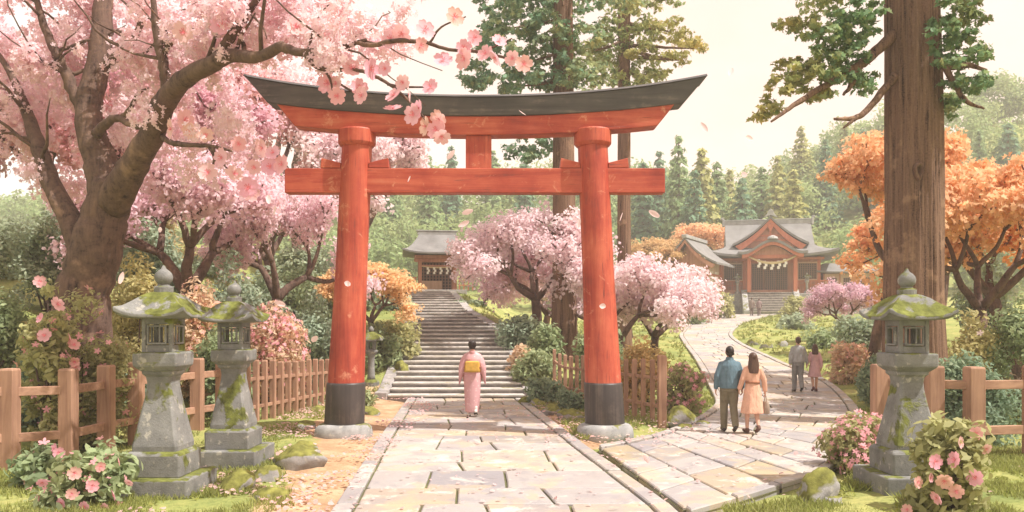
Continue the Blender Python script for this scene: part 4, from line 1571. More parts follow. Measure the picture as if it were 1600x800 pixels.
# woman in kimono
def kimono_woman():
    J = walk(.10, 'r', True, arml=((-.235, .02, 1.10), (-.20, .10, .86)), armr=((.235, .02, 1.10), (.20, .10, .86)))
    o = person('woman in pink kimono with a gold sash and pinned-up dark hair on the path', ground_at(738, 18.25), R(1), 1.76, J, True)
    m, nt, out = new_mat('pink_kimono')
    v = coords(nt, rand=False)
    vo = nd(nt, 'TexVoronoi', Scale=16.0)
    nt.links.new(v, vo.inputs['Vector'])
    c = mixc(nt, (.66, .39, .40), (.84, .66, .63), ramp(nt, vo.outputs['Distance'], [(.16, (1, 1, 1)), (.22, (0, 0, 0))]))
    c = mixc(nt, c, (.56, .28, .31), mth(nt, 'MULTIPLY', ramp(nt, noise_f(nt, v, 5, 3), [(.45, (0, 0, 0)), (.65, (1, 1, 1))]), .45))
    finish(nt, out, c, .7, noise_f(nt, v, 60, 3), .15, .01, .2)
    rob = [('l', [ell(0, y, z, a, b, 24, 1, f, 2) for z, a, b, y, f in ((.10, .150, .135, .02, .02), (.2, .158, .14, .01, .02), (.45, .172, .145, 0, .015), (.7, .185, .15, 0, 0), (.88, .19, .15, 0, 0), (1.0, .172, .14, 0, 0), (1.15, .168, .14, 0, 0), (1.28, .185, .135, 0, 0), (1.36, .165, .11, 0, 0), (1.41, .10, .085, -.01, 0), (1.435, .075, .08, -.015, 0))])]
    for sg in (-1, 1):
        # sleeve: sloping shoulder, broad hanging panel, narrow in depth
        out_ = []
        for u, x, zt, zb, d in ((0, .09, 1.425, 1.18, .095), (.3, .185, 1.385, .98, .095), (.6, .262, 1.27, .74, .085), (.85, .305, 1.09, .66, .07), (1, .298, 1.0, .68, .05)):
            out_.append([Vector((sg * x, d * math.cos(t) + .02, (zt + zb) / 2 + (zt - zb) / 2 * math.sin(t))) for t in [k * math.pi / 8 for k in range(16)]])
        rob.append(('l', out_))
    blob(rob, .0105, 'kimono', m, o, 3)
    blob([('l', [ell(0, y, z, a, b) for z, a, b, y in ((1.39, .088, .088, -.02), (1.43, .076, .084, -.025), (1.455, .072, .08, -.03))])], .009, 'collar', cloth('kimono_collar', (.62, .34, .35)), o)
    gold = simple('gold_sash', (.62, .38, .07), .5, .25, 12)
    ob = MB().loft([ell(0, 0, z, a, b, 28) for z, a, b in ((.985, .180, .150), (1.0, .186, .155), (1.2, .184, .158), (1.215, .178, .152))]).build('sash', gold, o, True)
    b = MB().loft([[Vector((x, y, z)) for x, z in ((-.155, 1.0), (.155, 1.0), (.16, 1.12), (.15, 1.235), (-.15, 1.235), (-.16, 1.12))] for y in (-.235, -.14)])
    b.build('sash_knot', gold, ob, False, .03, 3)
    MB().loft([ell(0, -.02, z, .193, .178, 28) for z in (1.085, 1.11)]).build('sash_cord', cloth('sash_cord', (.45, .16, .12)), ob, True)
    blob([('e', (0, -.022, 1.595), (.094, .105, .105)), ('e', (0, -.105, 1.625), (.058, .048, .055)), ('c', (-.04, -.06, 1.52), .03, (.04, -.06, 1.52), .03)], .009, 'hair', M['hair'], o)
    for s in 'lr':
        an, to = Vector(J['an' + s]), Vector(J['to' + s])
        blob([('c', an + Vector((0, -.03, -.03)), .040, to, .036), ('c', an + Vector((0, 0, .06)), .042, an, .042)], .009, 'sock', M['paper'], o)
        d = to - an
        MB().loft([[Vector((p.x + dx, p.y, p.z + dz)) for dx, dz in ((-.042, -.045), (.042, -.045), (.042, -.025), (-.042, -.025))] for p in (an + Vector((0, -.07, -.028)), to + Vector((0, .06, .015)))]).build('sandal', M['shoe'], o, bevel=.008)


kimono_woman()
# ------------------------------------------------------------------ big cherry tree at left
def noisy(pts, n, amp=.1):
    c = catmull(pts, n)
    for i in range(1, len(c) - 1):
        c[i, :3] += np.array([random.gauss(0, 1) for _ in range(3)]) * amp * c[i, 3]
    return c


def px_limb(lst, n=None, amp=.10):
    """(px, py, Y, radius in px) -> resampled world curve with radius."""
    w = [(*at(a, b, Y), r * Y / FPX) for a, b, Y, r in lst]
    return noisy(w, n or 6 * (len(w) - 1), amp)


BIG_PINK = (.90, .71, .72)


def big_cherry():
    base = Vector((*at(122, 560, 15.1)[:2], 0))
    base.z = Hs(base.x, base.y)
    t = thing('cherry_tree', 'huge old cherry tree with dark trunk at left, branches reaching over the gate', 'tree', base)
    limbs = [
        [(112, 640, 13.6, 62), (120, 560, 13.6, 50), (128, 470, 13.6, 41), (146, 400, 13.5, 38), (166, 335, 13.45, 34), (178, 285, 13.4, 30)],
        [(172, 310, 13.4, 29), (156, 250, 13.5, 25), (138, 180, 13.6, 20), (150, 120, 13.7, 18), (159, 60, 13.8, 16), (162, -30, 14, 13), (168, -140, 14.2, 8), (150, -230, 14.4, 3)],
        [(176, 318, 13.35, 27), (205, 265, 13.0, 22), (238, 210, 12.7, 19), (254, 165, 12.4, 17.5), (284, 127, 12.1, 15), (330, 101, 11.8, 13), (362, 87, 11.5, 11), (402, 89, 11.2, 9), (440, 72, 10.9, 8)],
        [(436, 72, 10.92, 8), (470, 82, 10.6, 6.5), (508, 79, 10.4, 5), (540, 72, 10.2, 4), (572, 62, 10, 2.5)],
        [(262, 150, 12.35, 9), (256, 105, 12.2, 8), (246, 62, 12.1, 6.5), (241, 20, 12, 5), (236, -70, 12, 3)],
        [(338, 95, 11.75, 9), (358, 62, 11.7, 8), (380, 30, 11.6, 6.5), (420, -30, 11.4, 4.5), (470, -110, 11.2, 2)],
        [(138, 425, 13.5, 22), (112, 350, 13.6, 17), (82, 290, 13.8, 14.5), (62, 235, 14, 12), (44, 180, 14.2, 9), (14, 110, 14.4, 5), (-30, 50, 14.6, 2.5)],
        [(128, 172, 13.6, 10), (104, 118, 13.6, 9), (86, 80, 13.6, 7.5), (72, 48, 13.6, 6), (50, -20, 13.6, 4)],
        [(92, 108, 13.6, 6), (76, 102, 13.55, 4.5), (60, 92, 13.5, 2.5)],
        [(168, 100, 13.7, 8), (195, 80, 13.6, 7), (216, 46, 13.5, 5), (238, -10, 13.4, 3.5)],
        [(258, 80, 12.2, 5), (268, 66, 12.1, 3.5), (278, 42, 12, 2)],
        [(150, 210, 13.2, 8.5), (166, 192, 13.05, 7), (184, 184, 12.95, 6), (202, 193, 12.9, 5.5), (222, 200, 12.85, 5), (244, 205, 12.95, 4.5), (262, 220, 12.5, 4.5), (286, 226, 12.1, 4), (326, 228, 11.8, 3.2), (362, 236, 11.5, 1.8)],
        [(190, 184, 12.95, 4), (204, 168, 12.9, 3.5), (216, 146, 12.85, 2.5), (232, 138, 12.8, 1.5)],
        [(325, 228, 11.8, 2.8), (334, 244, 11.7, 2.4), (333, 262, 11.7, 1.8)],
        [(332, 232, 11.7, 2.5), (345, 250, 11.6, 2), (358, 268, 11.5, 1.4)],
        [(476, 82, 10.55, 5), (494, 103, 10.4, 4.5), (520, 109, 10.3, 3.5), (560, 110, 10.1, 3), (592, 122, 10, 2.8), (622, 142, 9.8, 2.4), (652, 172, 9.6, 2), (686, 212, 9.45, 1.4)],
        [(505, 106, 10.35, 2.6), (515, 122, 10.3, 2), (520, 142, 10.25, 1.4)],
        [(530, 130, 10.3, 2.0), (545, 140, 10.2, 1.8), (562, 150, 10.1, 1.2)],
        [(606, 132, 9.9, 2.2), (632, 136, 9.8, 1.8), (668, 136, 9.7, 1.2)],
        [(556, 66, 10.05, 3.6), (580, 71, 9.95, 3.8), (618, 64, 9.8, 3.6), (660, 66, 9.7, 3.2), (700, 77, 9.55, 2.8), (750, 81, 9.4, 2.5), (800, 93, 9.2, 2), (832, 101, 9.1, 1.2)],
        [(672, 66, 9.65, 2), (690, 42, 9.6, 1.6), (728, 26, 9.5, 1)],
        [(750, 81, 9.4, 1.8), (780, 70, 9.3, 1.5), (800, 60, 9.2, 1)],
    ]
    limbs = [[(a, b, Y + 1.5 * min(1, max(0, (330 - a) / 150)), r) for a, b, Y, r in l] for l in limbs]
    curves = [px_limb(l, amp=.035 if l[0][3] > 20 else .09) for l in limbs]
    # more, thinner branches off the main ones
    tw = []
    for c in curves[1:11]:
        for _ in range(5):
            k = random.randrange(len(c) // 4, len(c))
            p, r = Vector(c[k, :3]), min(c[k, 3] * .45, .045)
            d = Vector((random.gauss(0, 1), random.gauss(0, .8), random.uniform(-.1, 1.2))).normalized()
            pts, L = [(*p, r)], random.uniform(.7, 1.9)
            for i in range(1, 6):
                d = (d + Vector((random.gauss(0, .22), random.gauss(0, .22), random.gauss(.06, .2)))).normalized()
                p = p + d * L / 5
                pts.append((*p, r * (1 - i / 6.5)))
            tw.append(np.array(pts))
    b = MB()
    for c in curves[:1]:
        b.tube([Vector(q[:3]) - base for q in c], [q[3] for q in c], 28, .10)
    b.build('trunk', M['cherry_bark'], t, True)
    big = (1, 2, 4, 5, 6, 7, 9)
    for i in big:
        c = curves[i]
        if i == 2:
            c = np.vstack([c, curves[3][2:]])
        MB().tube([Vector(q[:3]) - base for q in c], [q[3] for q in c], 20, .11).build('limb', M['cherry_bark'], t, True)
    b = MB()
    for i, c in enumerate(curves):
        if i in big or i in (0, 3):
            continue
        b.tube([Vector(q[:3]) - base for q in c], [max(.006, q[3]) for q in c], 10, .12)
    for c in tw:
        b.tube([Vector(q[:3]) - base for q in c], [max(.006, q[3]) for q in c], 7)
    b.build('branches', M['cherry_bark'], t, True)
    # blossom: clumps along the twigs and through the crown
    C, Rr, H = [], [], []
    for c in tw + curves[1:13]:
        for q in c[len(c) // 3:]:
            if random.random() < .5:
                C.append(np.array(q[:3]) + np.array([random.gauss(0, .28), random.gauss(0, .3), random.gauss(.02, .25)]))
                Rr.append(random.uniform(.14, .34))
                H.append(random.random() * .7)
    def fill(px0, px1, py0, py1, Y0, Y1, n, r0=.2, r1=.45):
        for _ in range(n):
            q = at(random.uniform(px0, px1), random.uniform(py0, py1), random.uniform(Y0, Y1))
            C.append(np.array(q))
            Rr.append(random.uniform(r0, r1))
            H.append(random.random())
    fill(60, 330, -120, 150, 15.2, 17.6, 78)
    fill(40, 160, 120, 300, 15.7, 18, 25)
    fill(180, 420, 60, 250, 14.6, 17, 44)
    fill(300, 520, -60, 90, 11.6, 13.6, 60, .16, .36)
    fill(440, 640, 10, 90, 10.4, 12.5, 38, .12, .28)
    fill(-160, 60, -60, 260, 14.5, 17.5, 60)
    # the boughs carry the blossom behind and above them, leaving the wood bare in front
    main = [curves[i] for i in (0, 1, 2, 4, 6, 7, 11)]
    for i, q in enumerate(C):
        px, py = 800 + q[0] / q[1] * FPX, HY - (q[2] - HC) / q[1] * FPX
        for c in main:
            lx_, ly_ = 800 + c[:, 0] / c[:, 1] * FPX, HY - (c[:, 2] - HC) / c[:, 1] * FPX
            dd = np.hypot(lx_ - px, ly_ - py)
            k = int(np.argmin(dd))
            if dd[k] < (c[k, 3] + Rr[i] * .75) / q[1] * FPX and q[1] < c[k, 1] + .3:
                if random.random() < .85:
                    f = (c[k, 1] + Rr[i] + random.uniform(.1, .9)) / q[1]
                    q = C[i] = np.array((q[0] * f, q[1] * f, HC + (q[2] - HC) * f))
    # keep the gate's top beam clear: no mass of blossom hangs in front of it
    K = []
    for q in C:
        px, py = 800 + q[0] / q[1] * FPX, HY - (q[2] - HC) / q[1] * FPX
        K.append(not (px > 372 and py > 98 and q[1] < 15.6))
    C, Rr, H = [[a for a, k in zip(l, K) if k] for l in (C, Rr, H)]
    C = np.array(C) - np.array(base)
    p, nr, ti, hu = clump_leaves(C, Rr, np.maximum(20, (np.array(Rr) / .3) ** 2 * 75).astype(int), shell=1.7, huev=H)
    sz = RNG.uniform(.036, .066, len(p))
    me = leaf_mesh('blossom', p, nr, sz, ti, hu, 'flower10')
    link_mesh('blossom', me, M['petal'], t, BIG_PINK)
    # large open flowers on the boughs over the gate
    fpx = [(627, 50), (665, 48), (710, 28), (740, 62), (777, 62), (775, 90), (800, 92), (695, 92), (727, 92), (655, 73), (577, 107), (600, 105), (525, 131), (527, 151), (565, 152), (630, 131),
           (615, 150), (617, 169), (670, 135), (655, 172), (665, 195), (687, 190), (690, 214), (465, 42), (285, 52), (345, 42), (287, 190), (320, 210), (375, 228), (325, 272), (365, 270), (387, 295),
           (345, 245), (410, 232), (428, 240), (420, 262), (395, 262), (300, 205), (270, 200), (640, 150), (548, 108), (510, 62), (610, 60), (820, 98), (648, 182), (680, 205), (560, 140), (512, 128), (725, 76), (756, 84), (395, 300), (440, 255)]
    fm = flower_mesh()
    for i, (px, py) in enumerate(fpx):
        Y = float(np.interp(px, [250, 440, 690, 830], [11.9, 10.7, 9.35, 9.0])) + random.uniform(-.12, .1)
        o = link_mesh('flower', fm, None, t, (.84, random.uniform(.44, .56), random.uniform(.47, .58)))
        o.location = at(px + random.uniform(-3, 3), py + random.uniform(-3, 3), Y) - base
        s = random.uniform(13, 19) * Y / FPX
        o.scale = (s,) * 3
        o.rotation_euler = (R(90) + random.gauss(0, .45), random.uniform(0, 6.3), random.gauss(0, .45))
        o.rotation_mode = 'XYZ'
    return t


_FM = []


def flower_mesh():
    """Five notched, cupped petals with a reddish centre; radius 1, facing +Z."""
    if _FM:
        return _FM[0]
    vs, fs, mi = [], [], []
    for k in range(5):
        a0 = 2 * math.pi * k / 5
        rows = [(.06, .04), (.28, .24), (.55, .40), (.80, .40), (.97, .25)]
        b = len(vs)
        for r, w in rows:
            for s in (-1, -.5, 0, .5, 1):
                y = s * w
                rr = r - (.11 * (1 - abs(s)) if r > .9 else 0) - (.05 if abs(s) == 1 and r > .7 else 0)
                z = .18 * r * r + .10 * abs(s) ** 2 * w - .02 * (k % 2)
                vs.append((rr * math.cos(a0) - y * math.sin(a0), rr * math.sin(a0) + y * math.cos(a0), z))
        for i in range(4):
            for j in range(4):
                fs.append((b + i * 5 + j, b + i * 5 + j + 1, b + (i + 1) * 5 + j + 1, b + (i + 1) * 5 + j))
                mi.append(0)
    for k in range(9):
        a = 2.4 * k
        b = len(vs)
        tip = Vector((.27 * math.cos(a), .27 * math.sin(a), .22))
        w = Vector((-math.sin(a), math.cos(a), 0)) * .022
        vs += [tuple(w), tuple(-w), tuple(tip - w * 1.6), tuple(tip * 1.25), tuple(tip + w * 1.6)]
        fs.append((b, b + 1, b + 2, b + 3, b + 4))
        mi.append(1)
    b = len(vs)
    vs += [(.13 * math.cos(q * .785), .13 * math.sin(q * .785), .06) for q in range(8)]
    fs.append(tuple(range(b, b + 8)))
    mi.append(1)
    me = bpy.data.meshes.new('flower')
    me.from_pydata(vs, [], fs)
    me.materials.append(M['flower'])
    me.materials.append(M['stamen'])
    me.polygons.foreach_set('material_index', mi)
    for nm, v in (('tint', .5), ('hue', 0.0)):
        a_ = me.attributes.new(nm, 'FLOAT', 'FACE')
        a_.data.foreach_set('value', np.full(len(fs), v, np.float32))
    _FM.append(me)
    return me


big_cherry()


# ------------------------------------------------------------------ branching trees
def grow(rng, p, d, L, r, depth, tubes, tips, spread=.6, up=.25):
    n = 5
    pts = [(p.copy(), r)]
    for i in range(1, n + 1):
        d = (d + Vector((rng.gauss(0, .13), rng.gauss(0, .13), rng.gauss(.04, .1)))).normalized()
        p = p + d * L / n
        pts.append((p.copy(), r * (1 - .38 * i / n)))
        if depth <= 1:
            tips.append((p.copy(), depth))
    tubes.append((pts, depth))
    if depth == 0:
        return
    k = rng.choice((2, 3, 3)) if depth > 1 else 3
    ph = rng.uniform(0, 6.28)
    for i in range(k):
        a = ph + i * 2 * math.pi / k + rng.gauss(0, .3)
        q = d.orthogonal().normalized()
        q = Matrix.Rotation(a, 3, d) @ q
        nd_ = (d + q * rng.uniform(.7, 1.15) * spread / .6 + Vector((0, 0, up))).normalized()
        grow(rng, p, nd_, L * rng.uniform(.66, .86), r * .60, depth - 1, tubes, tips, spread, up)


def branch_tree(seed, trunk_h, trunk_r, lean, depth, spread, up, clump_r, per, leaf, shape, limb=1.0, flat=.8, bark='cherry_bark', mat='petal', upb=.5):
    """Meshes of a tree with base at the origin: (trunk mesh builder, crown mesh)."""
    rng = random.Random(seed)
    nrg = np.random.default_rng(seed)
    tubes, tips = [], []
    d = Vector((*lean, 1)).normalized()
    p = Vector((0, 0, -.3))
    pts = [(p.copy(), trunk_r * 1.45)]
    for i in range(1, 7):
        d = (d + Vector((rng.gauss(0, .07), rng.gauss(0, .07), .05))).normalized()
        p = p + d * (trunk_h + .3) / 6
        pts.append((p.copy(), trunk_r * (1.22 - .32 * i / 6 if i < 2 else 1.05 - .25 * i / 6)))
    tubes.append((pts, 9))
    k = 3
    ph = rng.uniform(0, 6)
    for i in range(k):
        a = ph + i * 2 * math.pi / k
        nd_ = Vector((math.cos(a) * spread * 1.15, math.sin(a) * spread * 1.15, .8)).normalized()
        grow(rng, p, nd_, limb, trunk_r * .62, depth, tubes, tips, spread, up)
    b, br = MB(), MB()
    for pts, dep in tubes:
        (b if dep > 0 else br).tube([q[0] for q in pts], [max(.008, q[1]) for q in pts], 12 if dep > 2 else 7, .15 if dep > 2 else 0)
    b.v, b.f = b.add(br.v, br.f).v, b.f
    C = np.array([[*(q + Vector((rng.gauss(0, .1), rng.gauss(0, .1), rng.gauss(.05, .1))))] for q, _ in tips])
    rad = nrg.uniform(.6, 1.25, len(C)) * clump_r
    pp, nr, ti, hu = clump_leaves(C, rad, np.maximum(6, (rad / clump_r) ** 2 * per).astype(int), nrg, 1.9, upb, 1.0, flat)
    me = leaf_mesh('crown', pp, nr, nrg.uniform(.7, 1.2, len(pp)) * leaf, ti, hu, shape, nrg)
    return b, me


def plant(name, label, cat, loc, rotz, scale, build, color, bark, mat, group=None, crown='crown'):
    b, me = build
    t = thing(name, label, cat, loc, rotz, group, scale)
    b.build('trunk', M[bark], t, True)
    link_mesh(crown, me, M[mat], t, color)
    return t


PK = (.90, .71, .75)
PW = (.91, .78, .79)
CH = dict(depth=3, spread=.62, up=.22, clump_r=.36, per=37, leaf=.058, shape='petal')
cA = branch_tree(11, 1.9, .24, (.05, 0), limb=1.15, **CH)
cB = branch_tree(23, 2.3, .22, (.28, .1), limb=1.15, **{**CH, 'spread': .5})
cC = branch_tree(31, 1.25, .17, (-.12, 0), limb=1.12, **{**CH, 'spread': .85, 'up': .10})
cD = branch_tree(47, 1.1, .16, (.15, 0), limb=1.0, **{**CH, 'spread': .9, 'up': .08})
CG = 'blossoming cherry trees'
tA = plant('cherry_tree', 'slim straight cherry tree forking in three between the big cherry and the gate', 'tree', on(299, 20.5), 0.4, 1.15, cA, PK, 'cherry_bark', 'petal')
tB = plant('cherry_tree', 'leaning cherry tree with forked trunk left of the red gate pillar', 'tree', on(392, 23), 0.3, (.88, .88, 1.14), cB, PK, 'cherry_bark', 'petal')
tC = plant('cherry_tree', 'spreading pale pink cherry tree right of the stairway', 'tree', on(836, 29.5), 2.6, 1.22, cC, PW, 'cherry_bark', 'petal')
tD = plant('cherry_tree', 'pale pink cherry tree with low forked trunk just right of the right gate pillar', 'tree', on(968, 27.5), 0.5, 1.22, cD, PW, 'cherry_bark', 'petal')


def recolor(t, c):
    for ch in t.children:
        if ch.name.startswith(('crown', 'blossom')):
            ch.color = (*c, 1)
    return t


for src, px, Y, rz, sc, lab, c in (
        (tB, 452, 30, 2.9, 1.05, 'dark slanting cherry tree seen half behind the left gate pillar', PK),
        (tA, 560, 38, 1.9, 1.75, 'distant pink cherry tree seen between the gate pillars, left of the small shrine', PW),
        (tA, 235, 26, 3.3, 1.5, 'pink cherry tree behind the big old trunk, at upper left', (.78, .50, .56)),
        (tA, 90, 23, 4.4, 1.4, 'pink cherry tree at the far left behind the big old cherry', (.80, .48, .48)),
        (tB, 350, 33, 1.0, 1.6, 'tall pink cherry tree farther back between the big cherry and the gate', (.82, .52, .50)),
        (tC, 884, 33, 2.2, 1.35, 'cherry tree directly behind the thick cedar trunk seen through the gate', PK),
        (tD, 1022, 31, 3.6, 1.2, 'white pink cherry tree between the gate and the winding path', PW),
        (tC, 985, 46, 1.1, 1.1, 'small white cherry tree below the side building, beyond the picket fence', PW),
        (tD, 850, 44, 5.1, 1.35, 'cherry tree on the slope to the right of the stair head', PW),
        (tC, 1322, 42, .7, .82, 'small lavender pink cherry tree beside the right edge of the path', (.72, .52, .60)),
        (tA, 470, 46, .2, 2.2, 'pink cherry tree deep in the grove behind the left gate pillar', PW),
        (tA, -40, 19, 1.1, 1.3, 'pink cherry tree cut off by the left edge', PK)):
    recolor(dup(src, on(px, Y), rz, lab, None, sc), c)

# maples and other autumn trees
MP = dict(depth=3, spread=.85, up=.05, clump_r=.42, per=28, leaf=.085, shape='maple', flat=.45, upb=1.1, mat='maple')
mA = branch_tree(5, 2.7, .17, (0, 0), limb=1.25, **{**MP, 'up': .28, 'spread': .75})
mB = branch_tree(8, 2.2, .17, (.18, 0), limb=1.15, **{**MP, 'up': .25, 'spread': .75})
OR = (.88, .56, .32)
tm = plant('maple_tree', 'orange maple tree left of the giant cedar trunk, its leaves over the shrine roof', 'tree', on(1362, 27), .3, (1.15, 1.15, 1.5), mA, OR, 'cherry_bark', 'maple')
tn = plant('maple_tree', 'orange maple tree with forked dark trunk right of the giant cedar', 'tree', on(1524, 19), .2, (1.0, 1.0, 1.22), mB, (.88, .56, .33), 'cherry_bark', 'maple')
recolor(dup(tn, on(1610, 23), 2.2, 'pale orange maple tree at the far right edge', None, 1.25), (.84, .36, .14))
recolor(dup(tm, on(1455, 34), 2.0, 'orange maple tree standing deeper behind the giant cedar', None, 1.25), (.88, .50, .27))
recolor(dup(tm, on(1078, 93), 1.0, 'soft orange tree behind the side building of the shrine', None, 1.9), (.86, .56, .34))
recolor(dup(tn, on(1040, 78), 1.5, 'small tan tree on the slope left of the side building', None, 1.5), (.60, .42, .20))
recolor(dup(tn, on(604, 26), 2.5, 'small golden orange tree left of the stairway', None, .66), (.88, .64, .36))


# ------------------------------------------------------------------ cedars
def cedar_trunk(par, h, r0, r1, seg=64, flare=.5, flute=.05, lean=0.0, rows=70, base=Vector((0, 0, 0))):
    rings = []
    for i in range(rows + 1):
        u = i / rows
        z = -.5 + (h + .5) * u
        r = (r0 + (r1 - r0) * u) * (1 + flare * math.exp(-max(0, z) * 1.1))
        ring = []
        for k in range(seg):
            a = 2 * math.pi * k / seg
            f = mnoise.noise(Vector((math.cos(a) * 3.2, math.sin(a) * 3.2, z * .12 + r0 * 40)))
            g = mnoise.noise(Vector((math.cos(a) * 9, math.sin(a) * 9, z * .28 + 7)))
            q = r * (1 + flute * f + flute * .75 * (abs(g) * 2 - .5))
            ring.append(Vector((q * math.cos(a) + lean * z, q * math.sin(a), z)))
        rings.append(ring)
    return MB().loft(rings).build('trunk', M['cedar_bark'], par, True)


def cedar_crown(par, base, ellipses, Y, extra, leaf, per_area=2100, color=(.10, .20, .09), dY=.9, seed=1, flat=.45):
    """Foliage lumps: ellipses given as (px, py, rx, ry, warmth) round distance Y, plus unseen higher ones."""
    nrg = np.random.default_rng(seed)
    C, Rr, H = [], [], []
    for px, py, rx, ry, wm in ellipses:
        n = max(5, int(rx * ry / 40))
        for _ in range(n):
            a, q = nrg.uniform(0, 2 * math.pi), math.sqrt(nrg.random())
            C.append(np.array(at(px + rx * q * math.cos(a), py + ry * q * math.sin(a), Y + nrg.uniform(-dY, dY))))
            Rr.append(nrg.uniform(9, 15) * Y / FPX)
            H.append(wm * .75 + nrg.uniform(-.1, .1))
    for c, r, w in extra:
        C.append(np.array(c))
        Rr.append(r)
        H.append(w)
    C, Rr = np.array(C) - np.array(base), np.array(Rr)
    per = np.maximum(14, (Rr / leaf) ** 2 * 3.4).astype(int)
    p, nr, ti, hu = clump_leaves(C, Rr, per, nrg, 2.0, .7, .8, flat, huev=H)
    me = leaf_mesh('crown', p, nr, nrg.uniform(.75, 1.3, len(p)) * leaf, ti, hu, 'spray', nrg, .5)
    return link_mesh('crown', me, M['cedar'], par, color)


def limbs_for(par, base, lst, name='branch'):
    for l in lst:
        c = px_limb(l, amp=.1)
        MB().tube([Vector(q[:3]) - base for q in c], [max(.01, q[3] * .85) for q in c], 10, .08).build(name, M['cedar_bark'], par, True)


def upper_crown(x, Y, z0, z1, r, n, seed):
    q = random.Random(seed)
    out = []
    for _ in range(n):
        z = q.uniform(z0, z1)
        k = r * (1 - .75 * (z - z0) / (z1 - z0))
        a, d = q.uniform(0, 6.28), math.sqrt(q.random()) * k
        out.append(((x + d * math.cos(a), Y + d * math.sin(a), z), q.uniform(.5, .9), q.uniform(0, .4)))
    return out


def giant_cedar():
    base = on(1428, 17.0)
    t = thing('cedar_tree', 'giant cedar with a thick brown trunk behind the right stone lantern', 'tree', base)
    cedar_trunk(t, 15, .585, .48, 168, .42, .085, -.004, 150)
    # knot hollow
    k = at(1436, 268, 16.42) - base
    b = MB()
    rr = []
    for s, dy in ((1.0, .10), (1.0, -.03), (.78, -.075), (.55, -.02), (.35, .08)):
        rr.append([Vector((k.x + .085 * s * math.cos(a) + .02 * math.sin(2 * a), k.y + dy, k.z + .19 * s * math.sin(a))) for a in [q * math.pi / 10 for q in range(20)]])
    b.loft(rr).build('knot', M['cedar_bark'], t, True)
    L = [[(1398, 54, 16.9, 11), (1355, 92, 16.5, 9), (1336, 106, 16.2, 8), (1282, 138, 15.8, 6), (1240, 165, 15.5, 4.5), (1205, 190, 15.2, 2)],
         [(1336, 106, 16.2, 6), (1332, 130, 16.1, 5), (1318, 148, 16, 2.5)],
         [(1398, 118, 16.8, 8), (1358, 168, 16.4, 6), (1336, 184, 16.2, 5), (1304, 186, 15.9, 2.5)],
         [(1340, 182, 16.2, 4), (1328, 192, 16.1, 3), (1318, 200, 16, 1.5)],
         [(1440, 66, 16.9, 10), (1462, 92, 16.6, 8), (1480, 105, 16.4, 7), (1512, 102, 16.2, 5), (1542, 110, 16, 2.5)],
         [(1476, 104, 16.4, 6), (1490, 130, 16.3, 5), (1510, 158, 16.2, 4), (1538, 170, 16.1, 1.8)]]
    limbs_for(t, base, L)
    E = [(1335, 48, 34, 26, .05), (1300, 62, 34, 26, .15), (1262, 42, 30, 16, .45), (1234, 40, 22, 10, .55), (1330, 100, 28, 30, .1), (1285, 100, 30, 20, .4), (1250, 112, 28, 20, .6), (1222, 130, 26, 18, .75),
         (1205, 165, 20, 16, .7), (1190, 180, 12, 10, .9), (1262, 145, 26, 16, .55), (1300, 130, 24, 20, .3), (1352, 125, 18, 26, .1), (1340, 20, 40, 20, .1), (1230, 98, 20, 10, .8),
         (1478, 48, 28, 26, .05), (1515, 45, 26, 22, .1), (1530, 85, 20, 24, .12), (1490, 90, 24, 24, .05), (1485, 140, 26, 26, .05), (1478, 172, 14, 14, .08), (1525, 130, 24, 22, .1), (1500, 10, 40, 20, .1)]
    cedar_crown(t, base, E, 16.3, upper_crown(base.x, 17, 10.2, 17.5, 3.2, 150, 4), .085, color=(.17, .29, .14), dY=.8, seed=3)
    return t


giant_cedar()


def tall_cedar(px, pxt, Y, r0, r1, E, label, seed, color, top_r):
    base = on(px, Y)
    t = thing('cedar_tree', label, 'tree', base)
    lean = ((pxt - px) / FPX * Y) / (HC + (HY - 60) / FPX * Y - base.z)
    cedar_trunk(t, 24, r0, r1, 40, .35, .06, lean, 80)
    L = []
    for k in range(9):
        s = random.choice((-1, 1))
        e = random.choice(E)
        py = e[1] - random.uniform(0, 15)
        xx = px + (pxt - px) * .85
        L.append([(xx, py, Y, 4), ((xx + e[0]) / 2, (py + e[1]) / 2 + 3, Y - .3, 2.6), (e[0], e[1] + 4, Y - .4, 1.2)])
    limbs_for(t, base, L)
    zt = HC + (HY + 15) / FPX * Y
    cedar_crown(t, base, E, Y, upper_crown(base.x + lean * 16, Y, zt, zt + 6, top_r, 42, seed), .12, color=color, dY=1.4, seed=seed)
    return t


E1 = [(800, 40, 50, 22, .05), (855, 45, 45, 26, .15), (905, 52, 40, 24, .3), (780, 70, 40, 22, .05), (835, 90, 45, 34, .1), (905, 95, 32, 30, .4), (748, 115, 26, 18, .05), (775, 135, 40, 14, .0), (735, 130, 14, 12, .0), (820, 130, 50, 16, .05),
      (870, 128, 30, 14, .1), (905, 128, 26, 16, .35), (925, 110, 22, 20, .45), (835, 212, 26, 14, .0), (810, 240, 26, 14, .0), (845, 235, 20, 16, .0), (765, 42, 20, 12, .0), (800, 5, 60, 20, .1), (880, 5, 60, 20, .2)]
tall_cedar(882, 880, 28, .42, .27, E1, 'thick straight cedar seen through the gate just left of the right pillar', 21, (.18, .31, .19), 3.5)
E2 = [(960, 50, 34, 24, .25), (1000, 48, 38, 22, .5), (1045, 45, 34, 16, .8), (1072, 62, 22, 10, .9), (1085, 72, 14, 10, .95), (1060, 90, 26, 10, .8), (1010, 85, 34, 18, .5), (965, 95, 28, 24, .3), (1000, 118, 40, 14, .45), (1035, 118, 16, 8, .5),
      (955, 128, 26, 10, .3), (985, 135, 26, 8, .35), (930, 75, 24, 30, .4), (1000, 5, 60, 18, .4)]
